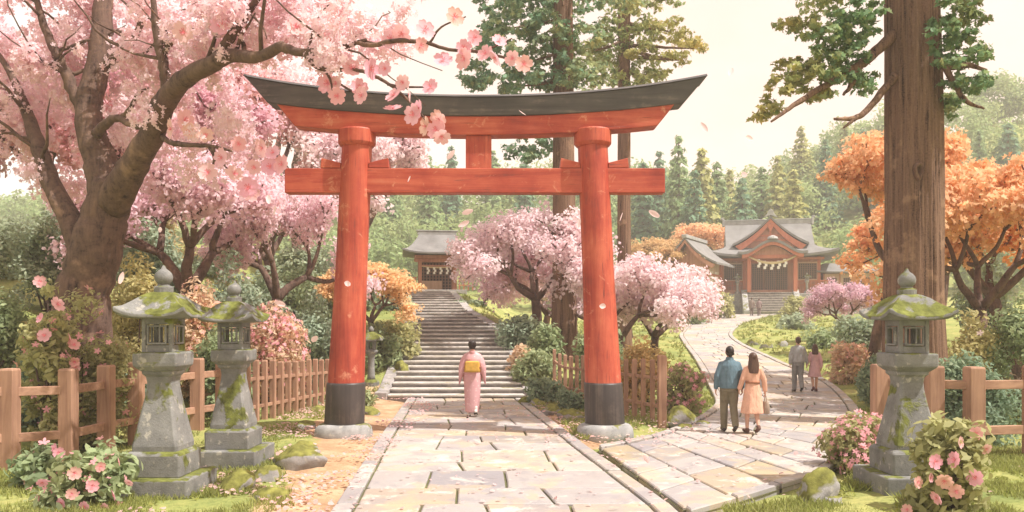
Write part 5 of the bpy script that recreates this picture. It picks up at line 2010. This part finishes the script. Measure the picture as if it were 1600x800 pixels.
tall_cedar(975, 975, 37, .33, .25, E2, 'thinner straight cedar behind the right end of the gate top, with warm tinted foliage', 22, (.22, .32, .14), 3.2)


# ------------------------------------------------------------------ shrubs
def on_shrub(bx, by, x, Y, z, rx, ry, h):
    """Point on the shrub's outer surface nearest to a photo pixel's sight line."""
    best = None
    for yy in np.linspace(Y - ry * 1.05, Y, 30):
        p = at(bx, by, yy)
        f = ((p.x - x) / rx) ** 2 + ((yy - Y) / ry) ** 2 + (max(0, p.z - z - h * .45) / (h * .58)) ** 2
        if best is None or f < best[0]:
            best = (f, p)
        if f < .95:
            break
    f, p = best
    if f > 1:
        c = Vector((x, Y, z + h * .45))
        p = c + (p - c) / math.sqrt(f)
    p.z = max(p.z, z + .12)
    return p + Vector((0, -.05, 0))


def shrub(name, label, cat, px, ytop, Y, wpx, color, hue=.3, seed=0, flowers=None, group=None, depth=.85, big=None, ybot=None, leaf=None):
    """Rounded shrub of uneven lumps, wpx wide with its top at pixel row ytop."""
    nrg = np.random.default_rng(1000 + seed)
    x = (px - 800) / FPX * Y
    z = Hs(x, Y) - .05
    w = wpx * Y / FPX / 2
    h = max(.25, HC - (ytop - HY) / FPX * Y - z)
    t = thing(name, label, cat, (x, Y, z), 0, group)
    leaf = leaf or min(.16, max(.05, 4.2 * Y / FPX))
    lumps, rad = [], []
    n = int(10 + 6 * h / max(.3, w)) + 8
    for i in range(n):
        a, q = nrg.uniform(0, 2 * math.pi), nrg.uniform(.25, .8)
        u = nrg.uniform(.08, .78)
        k = math.sqrt(max(.1, 1 - (u * .95) ** 2.2))
        lumps.append((math.cos(a) * q * w * k, math.sin(a) * q * w * depth * k, u * h))
        rad.append(nrg.uniform(.28, .46) * min(w, h * 1.1))
    lumps.append((0, 0, h - .36 * min(w, h)))
    rad.append(.36 * min(w, h))
    rad = np.array(rad)
    per = np.clip((rad / leaf) ** 2 * 5.5, 25, 900).astype(int)
    p, nr, ti, hu = clump_leaves(lumps, rad, per, nrg, 2.6, .35, 1.0, 1.0, .7)
    keep = p[:, 2] > -.05
    p, nr, ti, hu = p[keep], nr[keep], ti[keep], np.clip(hu[keep] * .6 + hue - .15, 0, 1)
    link_mesh('foliage', leaf_mesh('foliage', p, nr, nrg.uniform(.7, 1.25, len(p)) * leaf, ti, hu, 'leaf', nrg), M['leaf'], t, color)
    b = MB()
    for i in range(7):
        l = lumps[int(nrg.integers(0, len(lumps)))]
        b.tube([(nrg.normal() * .05, nrg.normal() * .05, -.15), (l[0] * .4, l[1] * .4, l[2] * .5), l], [.03, .02, .008], 6)
    b.build('stems', M['twig'], t, True)
    if flowers:
        fc, dens, fs = flowers
        m = int(sum(4 * r * r for r in rad) * dens / (fs * fs) * .25)
        i_ = nrg.integers(0, len(lumps), m)
        d = nrg.normal(size=(m, 3))
        d[:, 2] += .5
        d[:, 1] -= .3
        d /= np.linalg.norm(d, axis=1, keepdims=True)
        pf = np.array(lumps)[i_] + d * rad[i_][:, None] * 1.02
        k = pf[:, 2] > 0
        pf, d = pf[k], d[k]
        me = leaf_mesh('blossoms', pf, d + nrg.normal(size=d.shape) * .3, nrg.uniform(.7, 1.2, len(pf)) * fs, nrg.uniform(.2, .8, len(pf)), nrg.uniform(0, .5, len(pf)), 'flower5', nrg)
        link_mesh('blossoms', me, M['flower'], t, fc)
    if big:
        fm = flower_mesh()
        for bx, by, s in big:
            o = link_mesh('flower', fm, None, t, (.84, random.uniform(.40, .52), random.uniform(.42, .54)))
            o.location = on_shrub(bx, by, x, Y, z, w, w * depth, h) - Vector((x, Y, z))
            k = s * Y / FPX * .8
            o.scale = (k,) * 3
            o.rotation_euler = (R(70) + random.gauss(0, .35), random.uniform(0, 6), random.gauss(0, .5))
    return t


SAGE, GREEN, DARK, OLIVE, YEL = (.36, .45, .33), (.31, .40, .22), (.23, .33, .22), (.43, .43, .20), (.56, .51, .24)
TAN, PEACH, ORN = (.60, .50, .30), (.78, .58, .42), (.72, .52, .24)
PF, PF2, WF = (.84, .42, .46), (.82, .50, .40), (.85, .72, .68)
S = [
    ('azalea_shrub', 'tall azalea shrub with pink flowers in front of the big cherry trunk', 'shrub', 128, 447, 13.75, 170, OLIVE, .3, (PF, .12, .07)),
    ('shrub', 'dark green shrub behind the leftmost fence posts', 'shrub', 70, 560, 14.2, 150, DARK, .1, None),
    ('shrub', 'dark green shrub behind the wooden fence and the nearer left lantern', 'shrub', 195, 570, 15.8, 130, DARK, .15, None),
    ('shrub', 'olive yellow shrub beside the big cherry trunk', 'shrub', 215, 392, 17.6, 140, YEL, .4, None),
    ('shrub', 'grey green shrub at the left edge behind the big cherry', 'shrub', 75, 322, 20, 110, (.36, .43, .30), .15, None),
    ('shrub', 'large sage green shrub behind the slim forked cherry trunk', 'shrub', 235, 335, 23, 130, SAGE, .15, None),
    ('shrub', 'tan yellow shrub high on the bank right of the big cherry', 'shrub', 225, 300, 29, 130, TAN, .5, None),
    ('shrub', 'sage green shrub between the slim and the leaning cherry trunks', 'shrub', 360, 385, 20.5, 110, SAGE, .15, None),
    ('azalea_shrub', 'peach coloured azalea shrub above the second left lantern', 'shrub', 310, 432, 19.0, 140, PEACH, .4, (PF2, .35, .06)),
    ('azalea_shrub', 'rounded peach pink azalea mound above the left picket fence', 'shrub', 424, 470, 20.6, 140, PEACH, .3, (PF, .6, .06)),
    ('shrub', 'green shrub right behind the second left lantern', 'shrub', 345, 500, 18.0, 110, GREEN, .3, None),
    ('shrub', 'sage green shrub seen just left of the left gate pillar', 'shrub', 490, 450, 24, 120, SAGE, .1, None),
    ('shrub', 'dark green hedge shrub behind the left picket fence', 'shrub', 455, 565, 21.2, 110, DARK, .2, None),
    ('shrub', 'yellow green shrub at the left edge of the stairway', 'shrub', 622, 492, 26.5, 80, OLIVE, .4, None),
    ('shrub', 'green shrub behind the small slender lantern', 'shrub', 592, 500, 25.6, 80, GREEN, .25, None),
    ('shrub', 'sage shrub on the bank beside the upper left stairs', 'shrub', 618, 462, 36, 70, SAGE, .2, None),
    ('shrub', 'low dark shrub beside the left gate pillar and small lantern', 'shrub', 560, 612, 20.5, 60, GREEN, .35, None),
    ('shrub', 'sage green shrub under the spreading pale cherry', 'shrub', 805, 492, 27.5, 90, SAGE, .1, None),
    ('shrub', 'grey green shrub along the upper right side of the stairway', 'shrub', 735, 470, 38, 80, SAGE, .1, None),
    ('shrub', 'green shrub at the lower right side of the stairway', 'shrub', 838, 545, 24.2, 80, GREEN, .45, None),
    ('shrub', 'green shrub left of the thick cedar behind the gate', 'shrub', 848, 500, 26, 70, GREEN, .2, None),
    ('azalea_shrub', 'small peach shrub beside the stairway foot', 'shrub', 815, 535, 25, 46, PEACH, .3, None),
    ('shrub', 'low dark shrub along the right picket fence foot', 'shrub', 850, 590, 21.6, 66, DARK, .3, None),
    ('shrub', 'low dark shrub between the fence and the right gate pillar', 'shrub', 893, 608, 19.6, 60, DARK, .3, None),
    ('shrub', 'golden yellow shrub behind the right picket fence', 'shrub', 1003, 522, 20.6, 100, ORN, .5, None),
    ('azalea_shrub', 'pink azalea shrub beside the grey boulder right of the picket fence', 'shrub', 1068, 566, 19.4, 84, OLIVE, .3, (PF, .55, .06)),
    ('shrub', 'green shrub behind the right gate pillar', 'shrub', 940, 500, 24, 110, GREEN, .2, None),
    ('shrub', 'yellow green mound left of the shrine steps', 'shrub', 1115, 455, 68, 64, OLIVE, .3, None),
    ('shrub', 'green shrub below the side building', 'shrub', 1060, 470, 60, 90, GREEN, .3, None),
    ('shrub', 'yellow green shrub right of the shrine steps', 'shrub', 1243, 462, 70, 56, OLIVE, .3, None),
    ('shrub', 'sage shrub inside the bend of the path', 'shrub', 1243, 492, 54, 70, SAGE, .35, None),
    ('shrub', 'green shrub below the lavender cherry', 'shrub', 1290, 515, 40, 80, GREEN, .25, None),
    ('azalea_shrub', 'peach orange azalea beside the right edge of the path', 'shrub', 1330, 536, 27, 80, PEACH, .3, (PF2, .4, .08)),
    ('shrub', 'dark green shrub between the path and the right fence', 'shrub', 1378, 545, 21, 100, DARK, .25, None),
    ('shrub', 'sage shrub behind the right lantern roof', 'shrub', 1350, 490, 33, 110, SAGE, .25, None),
    ('azalea_shrub', 'bushy pink azalea in front of the right lantern', 'shrub', 1338, 640, 11.9, 120, OLIVE, .25, (PF, .6, .05)),
    ('shrub', 'yellow green shrub right of the giant cedar', 'shrub', 1520, 480, 17.6, 130, YEL, .3, (WF, .05, .08)),
    ('shrub', 'dark green shrub behind the right wooden fence', 'shrub', 1510, 545, 14.4, 150, DARK, .15, None),
    ('shrub', 'grey green tall shrub behind the right maple', 'shrub', 1540, 400, 24, 110, SAGE, .1, None),
    ('shrub', 'green shrub at the right edge', 'shrub', 1600, 450, 17, 110, GREEN, .2, None),
    ('shrub', 'sage shrub far up the left bank at the edge of the view', 'shrub', 5, 335, 27, 140, (.36, .42, .28), .2, None),
    ('shrub', 'pale green shrub on the left bank behind the big cherry trunk', 'shrub', 150, 345, 26, 120, GREEN, .4, None),
    ('shrub', 'sage shrub on the bank behind the peach azaleas', 'shrub', 305, 400, 30, 120, SAGE, .2, None),
    ('shrub', 'green shrub on the bank between the leaning cherry and the gate pillar', 'shrub', 440, 425, 31, 120, GREEN, .3, None),
    ('shrub', 'sage green shrub on the upper bank behind the left gate pillar', 'shrub', 550, 430, 36, 120, SAGE, .2, None),
    ('shrub', 'yellow green shrub high on the bank left of the gate', 'shrub', 370, 372, 40, 150, YEL, .3, None),
    ('shrub', 'green shrub on the bank seen between the slanting cherry and the gate pillar', 'shrub', 500, 425, 29, 90, GREEN, .3, None),
    ('shrub', 'sage shrub on the bank just behind the leaning cherry trunk', 'shrub', 415, 415, 27, 90, SAGE, .25, None),
    ('shrub', 'grey green shrub covering the upper bank left of the gate pillar', 'shrub', 470, 392, 35, 130, SAGE, .3, None),
    ('shrub', 'yellow green shrub at the left edge', 'shrub', -10, 440, 15.5, 120, GREEN, .3, None),
]
for i, (nm, lab, cat, px, yt, Y, w, c, hue, fl_) in enumerate(S):
    shrub(nm, lab, cat, px, yt, Y, w, c, hue, i, fl_)
shrub('flowering_plant', 'leafy plant with large pink flowers in the bottom left corner', 'plant', 135, 700, 9.5, 170, GREEN, .25, 70, (PF, .10, .05), None, .7,
      [(120, 738, 14), (148, 758, 13), (116, 770, 12), (182, 772, 12), (96, 706, 12), (136, 790, 12), (70, 752, 11), (160, 728, 11), (100, 785, 12), (168, 792, 11), (205, 752, 10), (190, 720, 10)], leaf=.075)
shrub('flowering_plant', 'leafy plant with large pink flowers in the bottom right corner', 'plant', 1480, 640, 9.1, 170, OLIVE, .2, 71, None, None, .7,
      [(1457, 720, 16), (1488, 717, 17), (1472, 750, 17), (1520, 745, 17), (1460, 776, 15), (1490, 766, 15), (1520, 676, 14), (1496, 690, 13), (1430, 752, 13), (1414, 795, 12), (1536, 700, 12), (1450, 745, 10)], leaf=.075)
shrub('flowering_plant', 'dark leafy plant at the left edge below the fence rail', 'plant', 62, 690, 10.4, 90, GREEN, .1, 72, (PF, .08, .07), None, .8, [(88, 700, 11)], leaf=.075)
shrub('flowering_plant', 'pale leafy plant with pink flowers left of the big cherry trunk', 'plant', 75, 436, 13.1, 90, OLIVE, .3, 73, (PF, .10, .06), None, .8,
      [(65, 440, 13), (92, 476, 17), (66, 497, 11), (73, 524, 15), (114, 530, 15), (143, 510, 13), (152, 550, 11), (186, 554, 11), (128, 560, 10)], leaf=.075)
# ------------------------------------------------------------------ rocks
def rock(label, px, py, Y, w, h, seed, depth=.8, mat='rock'):
    x = (px - 800) / FPX * Y
    z = Hs(x, Y)
    bm = bmesh.new()
    bmesh.ops.create_icosphere(bm, subdivisions=4, radius=1)
    W = w * Y / FPX / 2
    Hh = h * Y / FPX * .62
    for v in bm.verts:
        p = v.co.copy()
        q = p * 1.1 + Vector((seed * 3.7, seed, 0))
        f = 1 + .32 * mnoise.noise(q) + .14 * mnoise.noise(q * 2.4) + .05 * mnoise.noise(q * 6)
        # cut a few flat faces
        for k in range(5):
            n = Vector((math.sin(seed * 5 + k * 2.1), math.cos(seed * 3 + k * 1.3), .25 + .5 * math.sin(k + seed))).normalized()
            dd = p.normalized().dot(n)
            if dd * f > .78:
                f = .78 / dd + (f - .78 / dd) * .25
        v.co = Vector((p.x * f * W, p.y * f * W * depth, p.z * f * Hh + Hh * .35))
    me = bpy.data.meshes.new('rock')
    bm.to_mesh(me)
    bm.free()
    me.polygons.foreach_set('use_smooth', [True] * len(me.polygons))
    o = link_mesh('rock', me, M[mat], None, None, (x, Y, z))
    o.rotation_euler = (0, 0, seed * .4)
    return tag(o, label, 'rock')


for i, a in enumerate((
        ('big grey boulder right of the picket fence end post', 1066, 640, 17.2, 52, 34),
        ('small flat stone in the grass right of the gate', 1068, 662, 16.4, 34, 12),
        ('pale mossy rock at the lower edge of the lawn in front of the right lantern', 1278, 765, 9.75, 78, 66),
        ('small grey stone below the azalea, by the right lantern base', 1296, 790, 9.6, 50, 24),
        ('mossy rock at the inner foot of the nearer left lantern', 372, 768, 10.3, 70, 44),
        ('grey rock on the earth strip below the second left lantern', 418, 750, 10.9, 62, 36),
        ('long pale rock beside the second left lantern base', 466, 714, 12.1, 90, 42),
        ('flat grey stone next to the nearer left lantern', 424, 782, 9.75, 60, 32),
        ('small rock under the left picket fence', 474, 690, 13.2, 50, 26),
        ('mossy rock at the foot of the left gate pillar, fence side', 478, 655, 16.4, 40, 18),
        ('low mossy rock between left gate pillar and small lantern', 575, 640, 18.9, 44, 18),
        ('mossy rock nearest the stairway in the row along the right fence', 838, 606, 20.7, 36, 18),
        ('second mossy rock from the stairway in the row along the right fence', 862, 622, 19.3, 40, 18),
        ('mossy rock in the row along the right fence, next to the gate pillar', 892, 640, 18.2, 44, 20),
        ('small round rock behind the gate pillar at the fence foot', 915, 652, 17.2, 30, 14),
        ('grey rock inside the path bend, leftmost of three', 1178, 532, 42, 22, 14),
        ('grey rock inside the path bend, middle of three', 1198, 540, 40, 24, 13),
        ('grey rock inside the path bend, rightmost of three', 1222, 538, 41, 22, 13),
        ('pale rock in the grass left of the shrine steps', 1100, 490, 62, 26, 12),
        ('rock on the bank left of the stairway, under the golden tree', 628, 515, 25.2, 30, 20),
        ('mossy stone at the stairway foot on the right', 818, 622, 21.6, 24, 14),
        ('small stone at the kerb by the left gate pillar', 560, 655, 16.9, 30, 11),
        ('pale stone in the grass beside the grey boulder', 1098, 648, 17.0, 26, 10),
        ('rock behind the second left lantern on the fence side', 500, 632, 19.6, 30, 14))):
    rock(a[0], *a[1:], seed=i + 1)

# ------------------------------------------------------------------ grass, moss and fallen petals
def spots(n, x0, x1, y0, y1, dmin, dmax, keep=None):
    out = []
    x = RNG.uniform(x0, x1, n)
    y = RNG.uniform(y0, y1, n)
    d = inside_dist(x, y)
    k = (d > dmin) & (d < dmax)
    x, y = x[k], y[k]
    if keep is not None:
        k = keep(x, y)
        x, y = x[k], y[k]
    return x, y


def soil_free(x, y):
    l = np.interp(y, [p[1] for p in MAIN_L], [p[0] for p in MAIN_L])
    return ~((x < l) & (x > l - (1.3 + .4 * np.sin(x * 3 + y * 2)) * np.interp(y, [8, 11, 15], [.5, .75, 1.1])) & (y < 23))


def grass():
    X, Y = [], []
    for a in ((9000, -9, -2, 7.5, 13), (9000, 1.8, 9, 7.5, 13.5), (12000, -13, 14, 7.5, 24), (6000, -6, 26, 24, 70), (6000, 1.2, 8, 9, 24)):
        x, y = spots(*a, .06, 8, soil_free)
        k = nz(x, y, .8, 11) > -.12
        X.append(x[k])
        Y.append(y[k])
    X, Y = np.concatenate(X), np.concatenate(Y)
    n = 7
    xs, ys = np.repeat(X, n) + RNG.normal(0, .05, len(X) * n), np.repeat(Y, n) + RNG.normal(0, .05, len(X) * n)
    N = len(xs)
    z = H0(xs, ys) + .03
    hgt = RNG.uniform(.04, .10, N) * (1 + ys / 40)
    w = .008 * (1 + ys / 12)
    a = RNG.uniform(0, 2 * np.pi, N)
    lean = RNG.normal(0, .45, (N, 2)) * hgt[:, None]
    V = np.zeros((N, 3, 3))
    V[:, 0] = np.stack([xs - np.cos(a) * w, ys - np.sin(a) * w, z], 1)
    V[:, 1] = np.stack([xs + np.cos(a) * w, ys + np.sin(a) * w, z], 1)
    V[:, 2] = np.stack([xs + lean[:, 0], ys + lean[:, 1], z + hgt], 1)
    me = bpy.data.meshes.new('grass')
    me.vertices.add(N * 3)
    me.vertices.foreach_set('co', V.reshape(-1).astype(np.float32))
    me.loops.add(N * 3)
    me.loops.foreach_set('vertex_index', np.arange(N * 3, dtype=np.int32))
    me.polygons.add(N)
    me.polygons.foreach_set('loop_start', np.arange(0, N * 3, 3, dtype=np.int32))
    me.update(calc_edges=True)
    for nm, v in (('tint', RNG.random(N)), ('hue', RNG.random(N) * .8)):
        at_ = me.attributes.new(nm, 'FLOAT', 'FACE')
        at_.data.foreach_set('value', v.astype(np.float32))
    o = link_mesh('grass', me, M['leaf'], None, (.27, .31, .075))
    tag(o, 'short yellow green grass and moss along the path edges', 'grass', kind='stuff')


grass()


def ground_plants():
    """Low moss and leaf cover between the stones and under the fences."""
    x, y = spots(1500, -12, 12, 8.0, 22, .25, 4, soil_free)
    k = nz(x, y, .6, 21) > -.05
    x, y = x[k], y[k]
    C = np.stack([x, y, H0(x, y) + .02], 1)
    r = RNG.uniform(.10, .26, len(C))
    p, nr, ti, hu = clump_leaves(C, r, 70, flat=.45, upb=1.0)
    me = leaf_mesh('moss', p, nr, RNG.uniform(.018, .04, len(p)), ti, hu, 'leaf')
    o = link_mesh('moss', me, M['leaf'], None, (.28, .32, .05))
    tag(o, 'cushions of bright moss around the lantern bases and stones', 'moss', kind='stuff')


ground_plants()


def litter():
    P = []
    def put(x, y, lift):
        P.append(np.stack([x, y, H0(x, y) + lift], 1))
    x, y = RNG.uniform(-2.6, 2, 340), RNG.uniform(8.5, 22.8, 340)
    put(x, y, .075)
    x, y = RNG.uniform(1.5, 9, 420), RNG.uniform(9.5, 24, 420)
    put(x, y, .085)
    x, y = RNG.uniform(-5.2, -2.0, 3800), RNG.uniform(8, 22.5, 3800)
    k = nz(x, y, .8, 31) > -.05
    put(x[k], y[k], .10)
    x, y = RNG.uniform(.6, 4, 700), RNG.uniform(14, 22, 700)
    put(x, y, .10)
    p = np.concatenate(P)
    n = RNG.normal(size=p.shape) * .25 + np.array([0, 0, 1.0])
    me = leaf_mesh('fallen_petals', p, n, RNG.uniform(.022, .045, len(p)), RNG.random(len(p)), RNG.random(len(p)) * .5, 'petal')
    o = link_mesh('fallen_petals', me, M['petal'], None, (.85, .58, .55))
    tag(o, 'pink petals fallen on the paving and the bare earth', 'petals', kind='stuff')


litter()


def drifting():
    me = None
    for i, (px, py, Y) in enumerate(((1142, 113, 9.5), (1100, 199, 10), (1170, 216, 10.5), (1162, 273, 12), (816, 177, 9), (640, 280, 9.5), (705, 242, 11), (731, 331, 12), (725, 350, 12.5), (251, 359, 9.2), (542, 443, 10),
                                     (492, 529, 10), (437, 474, 10.5), (941, 478, 9.5), (1022, 334, 12), (970, 338, 12.5), (905, 350, 10), (420, 312, 10), (189, 434, 9.5), (1010, 716, 9.0), (430, 330, 10.5))):
        if me is None:
            b = MB()
            rows = []
            for u in np.linspace(0, 1, 7):
                w = .46 * math.sin(math.pi * min(.97, .06 + u * .86)) ** .8
                rows.append([Vector((s * w, -1 + 2 * u, .22 * s * s * w + .3 * (u - .4) ** 2)) for s in (-1, -.5, 0, .5, 1)])
            b.sheet(rows)
            me = bpy.data.meshes.new('petal')
            me.from_pydata(b.v, [], b.f)
            for nm, v in (('tint', .5), ('hue', 0.0)):
                a_ = me.attributes.new(nm, 'FLOAT', 'FACE')
                a_.data.foreach_set('value', np.full(len(b.f), v, np.float32))
            me.materials.append(M['flower'])
        o = link_mesh('petal', me, None, None, (.90, .70, .71), at(px, py, Y))
        o.scale = (9.5 * Y / FPX,) * 3
        o.rotation_euler = (R(80) + random.gauss(0, .5), random.uniform(0, 6), random.gauss(0, .7))
        tag(o, 'single pink cherry petal drifting down through the air', 'petal', 'cherry petals drifting in the air')


drifting()


# ------------------------------------------------------------------ far forest
def conifer_mesh(seed, h=16, r=3.4, leaf=.42, n=2600):
    nrg = np.random.default_rng(seed)
    P, Nn = [], []
    tiers = 15
    for k in range(tiers):
        u = k / tiers
        z = h * (.10 + .88 * u)
        rr = r * (1 - u) ** .85 * nrg.uniform(.85, 1.15) + .12
        m = max(6, int(n / tiers * 1.9 * (1 - u) + 14))
        a = nrg.uniform(0, 2 * math.pi, m)
        lob = 1 + .28 * np.sin(a * int(nrg.integers(4, 7)) + nrg.uniform(0, 6))
        d = rr * lob * nrg.random(m) ** .55
        P.append(np.stack([d * np.cos(a), d * np.sin(a), z - .34 * d + nrg.normal(0, .16, m)], 1))
        Nn.append(np.stack([np.cos(a), np.sin(a), np.full(m, 1.1)], 1) + nrg.normal(0, .45, (m, 3)))
    P, Nn = np.concatenate(P), np.concatenate(Nn)
    ti = np.clip(.5 + nrg.normal(0, .2, len(P)), 0, 1)
    return leaf_mesh('crown', P, Nn, nrg.uniform(.7, 1.25, len(P)) * leaf, ti, nrg.random(len(P)) * .3, 'spray', nrg, .6)


def conifers():
    vs = [conifer_mesh(s, 16, r) for s, r in ((1, 3.2), (2, 2.7), (3, 3.7))]
    tr = []
    for me in vs:
        t = thing('conifer_tree', 'x', 'tree', (0, 0, 0))
        MB().tube([(0, 0, -1), (0, 0, 7), (0, 0, 15)], [.35, .24, .05], 8).build('trunk', M['cedar_bark'], t, True)
        link_mesh('crown', me, M['leaf'], t, (.14, .2, .1))
        tr.append(t)
    lst = []
    # (px, top row, Y, height, tint)
    spec = [(1060, 206, 108, 19, 0, 'tallest pointed conifer on the hillside, above the side building'), (1096, 228, 112, 15, 1, 'slim yellow green conifer right of the tallest one'), (1120, 250, 116, 14, 0, 'pointed conifer above the left end of the shrine roof'),
            (1030, 232, 118, 17, 2, 'dark conifer just right of the gate tie beam'), (1005, 250, 112, 15, 2, 'dark conifer behind the thin cedar trunk'), (1160, 275, 112, 12, 2, 'dark conifer behind the left ridge end of the shrine'),
            (1215, 240, 118, 16, 1, 'yellow green conifer above the shrine roof'), (1240, 262, 110, 14, 1, 'short conifer above the right end of the shrine ridge'), (1252, 195, 140, 16, 1, 'pale conifer on the ridge left of the maple'),
            (1290, 215, 128, 17, 2, 'dark conifer behind the maple'), (1320, 180, 140, 17, 1, 'pale conifer high on the ridge near the giant cedar'), (1190, 258, 122, 14, 0, 'mid green conifer over the middle of the shrine roof'), (1085, 262, 104, 13, 2, 'short dark conifer at the edge of the orange tree'),
            (1140, 262, 126, 14, 1, 'small conifer in the dip of the ridge'), (1350, 200, 130, 19, 2, 'dark conifer touching the giant cedar trunk'), (1490, 215, 118, 18, 2, 'dark conifer right of the giant cedar'), (1530, 200, 122, 19, 0, 'conifer above the right maple'), (1575, 190, 120, 20, 2, 'dark conifer at the right edge'),
            (930, 225, 120, 17, 0, 'conifer seen through the gate right of the thick cedar'), (705, 225, 125, 17, 2, 'conifer seen through the gate left of the centre strut'), (670, 240, 120, 16, 0, 'conifer seen through the gate above the small shrine'), (770, 232, 130, 17, 0, 'conifer seen through the gate right of the centre strut'),
            (820, 240, 118, 15, 2, 'conifer seen through the gate behind the pale cherry'), (610, 250, 118, 15, 0, 'conifer right of the left gate pillar')]
    cols = [(.25, .38, .17), (.46, .47, .17), (.15, .30, .18)]
    for i, (px, yt, Y, h, c, lab) in enumerate(spec):
        x = (px - 800) / FPX * Y
        zt = HC - (yt - HY) / FPX * Y
        z = Hs(x, Y)
        sc = max(.5, (zt - z) / 15.4)
        wsc = min(1.25, max(.62, sc * .95)) * (.85 + .35 * ((i * 37) % 10) / 10)
        if i < 3:
            t = tr[i]
            t.location, t.scale, t.rotation_euler = (x, Y, z), (wsc, wsc, sc), (0, 0, i * 2.1)
            t['label'] = lab
        else:
            t = dup(tr[i % 3], (x, Y, z), i * 1.7, lab, None, (wsc, wsc, sc))
        for ch in t.children:
            if ch.name.startswith('crown'):
                ch.color = (*cols[c], 1)


conifers()


def forest():
    """The wooded hillside behind everything: one mass of crowns."""
    rg = np.random.default_rng(77)
    C, Rr, Hh = [], [], []
    for _ in range(520):
        Y = rg.uniform(98, 168)
        px = rg.uniform(-150, 1750)
        x = (px - 800) / FPX * Y
        z = Hs(x, Y)
        if 1090 < px < 1300 and Y < 112:
            continue
        hh = rg.uniform(6, 10.5)
        w = rg.random()
        for k in range(5):
            C.append((x + rg.normal(0, 1.5), Y + rg.normal(0, 1.3), z + hh * rg.uniform(.25, .85)))
            Rr.append(rg.uniform(1.5, 2.7))
            Hh.append(w * .6)
    Rr = np.array(Rr)
    p, nr, ti, hu = clump_leaves(C, Rr, (Rr ** 2 * 20).astype(int), rg, 2.4, .6, huev=Hh)
    me = leaf_mesh('forest', p, nr, rg.uniform(.28, .5, len(p)), ti, hu, 'leaf', rg)
    o = link_mesh('forest', me, M['leaf'], None, (.29, .40, .17))
    tag(o, 'green wooded hillside rising behind the shrine', 'forest', kind='stuff')


forest()
# ------------------------------------------------------------------ light, sky, air, camera
EXPO = 1.0
SUN_EL = R(58)
sd = Vector((.86, -.32, 0)).normalized() * math.cos(SUN_EL) + Vector((0, 0, math.sin(SUN_EL)))
w = bpy.data.worlds.new('World')
SC.world = w
w.use_nodes = True
nt = w.node_tree
for n in list(nt.nodes):
    nt.nodes.remove(n)
out = nt.nodes.new('ShaderNodeOutputWorld')
bg = nt.nodes.new('ShaderNodeBackground')
sky = nt.nodes.new('ShaderNodeTexSky')
sky.sky_type = 'NISHITA'
sky.sun_disc = False
sky.sun_elevation = SUN_EL
sky.sun_rotation = math.atan2(sd.x, sd.y)
sky.dust_density = 3.0
tc = nt.nodes.new('ShaderNodeTexCoord')
mp = nt.nodes.new('ShaderNodeMapping')
mp.inputs['Scale'].default_value = (1, 1, 2.2)
nt.links.new(tc.outputs['Generated'], mp.inputs[0])
cl = noise_f(nt, mp.outputs[0], 2.2, 5, .55)
sxy = nt.nodes.new('ShaderNodeSeparateXYZ')
nt.links.new(tc.outputs['Generated'], sxy.inputs[0])
cl = mth(nt, 'ADD', cl, mth(nt, 'MULTIPLY', sxy.outputs[0], .35))
cloud = ramp(nt, cl, [(.30, (9.4, 8.7, 8.4)), (.52, (9.6, 7.5, 6.6)), (.75, (9.6, 6.6, 5.3))])
c = mixc(nt, sky.outputs[0], cloud, .86)
nt.links.new(c, bg.inputs[0])
bg.inputs[1].default_value = .070
nt.links.new(bg.outputs[0], out.inputs[0])

ld = bpy.data.lights.new('sun', 'SUN')
ld.energy = 3.7
ld.angle = R(.6)
ld.color = (1, .945, .885)
lo = bpy.data.objects.new('sun', ld)
COL.objects.link(lo)
lo.rotation_euler = (-sd).to_track_quat('-Z', 'Y').to_euler()
lo.location = (20, -10, 30)

hz, hn, ho = new_mat('haze')
pv = hn.nodes.new('ShaderNodeVolumePrincipled')
pv.inputs['Color'].default_value = (1, .965, .945, 1)
pv.inputs['Density'].default_value = .0014
hn.links.new(pv.outputs[0], ho.inputs['Volume'])
tag(MB().box((0, 135, 38), (640, 430, 86)).build('haze', hz), 'pale warm haze softening the far hills', 'haze', kind='stuff')

cam = bpy.data.cameras.new('camera')
co = bpy.data.objects.new('camera', cam)
COL.objects.link(co)
co.location = (0, 0, HC)
co.rotation_euler = (R(90), 0, 0)
cam.lens, cam.sensor_width = 28.0, 36.0
cam.shift_y = (HY - 400) / 1600
cam.clip_end = 3000
SC.camera = co
SC.view_settings.view_transform = 'Standard'
SC.view_settings.look = 'None'
SC.view_settings.exposure = EXPO
SC.view_settings.gamma = 1
SC.view_settings.use_curve_mapping = False
SC.cycles.use_denoising = True
SC.cycles.max_bounces = 8
SC.cycles.diffuse_bounces = 5
SC.cycles.transparent_max_bounces = 4
SC.cycles.volume_bounces = 1
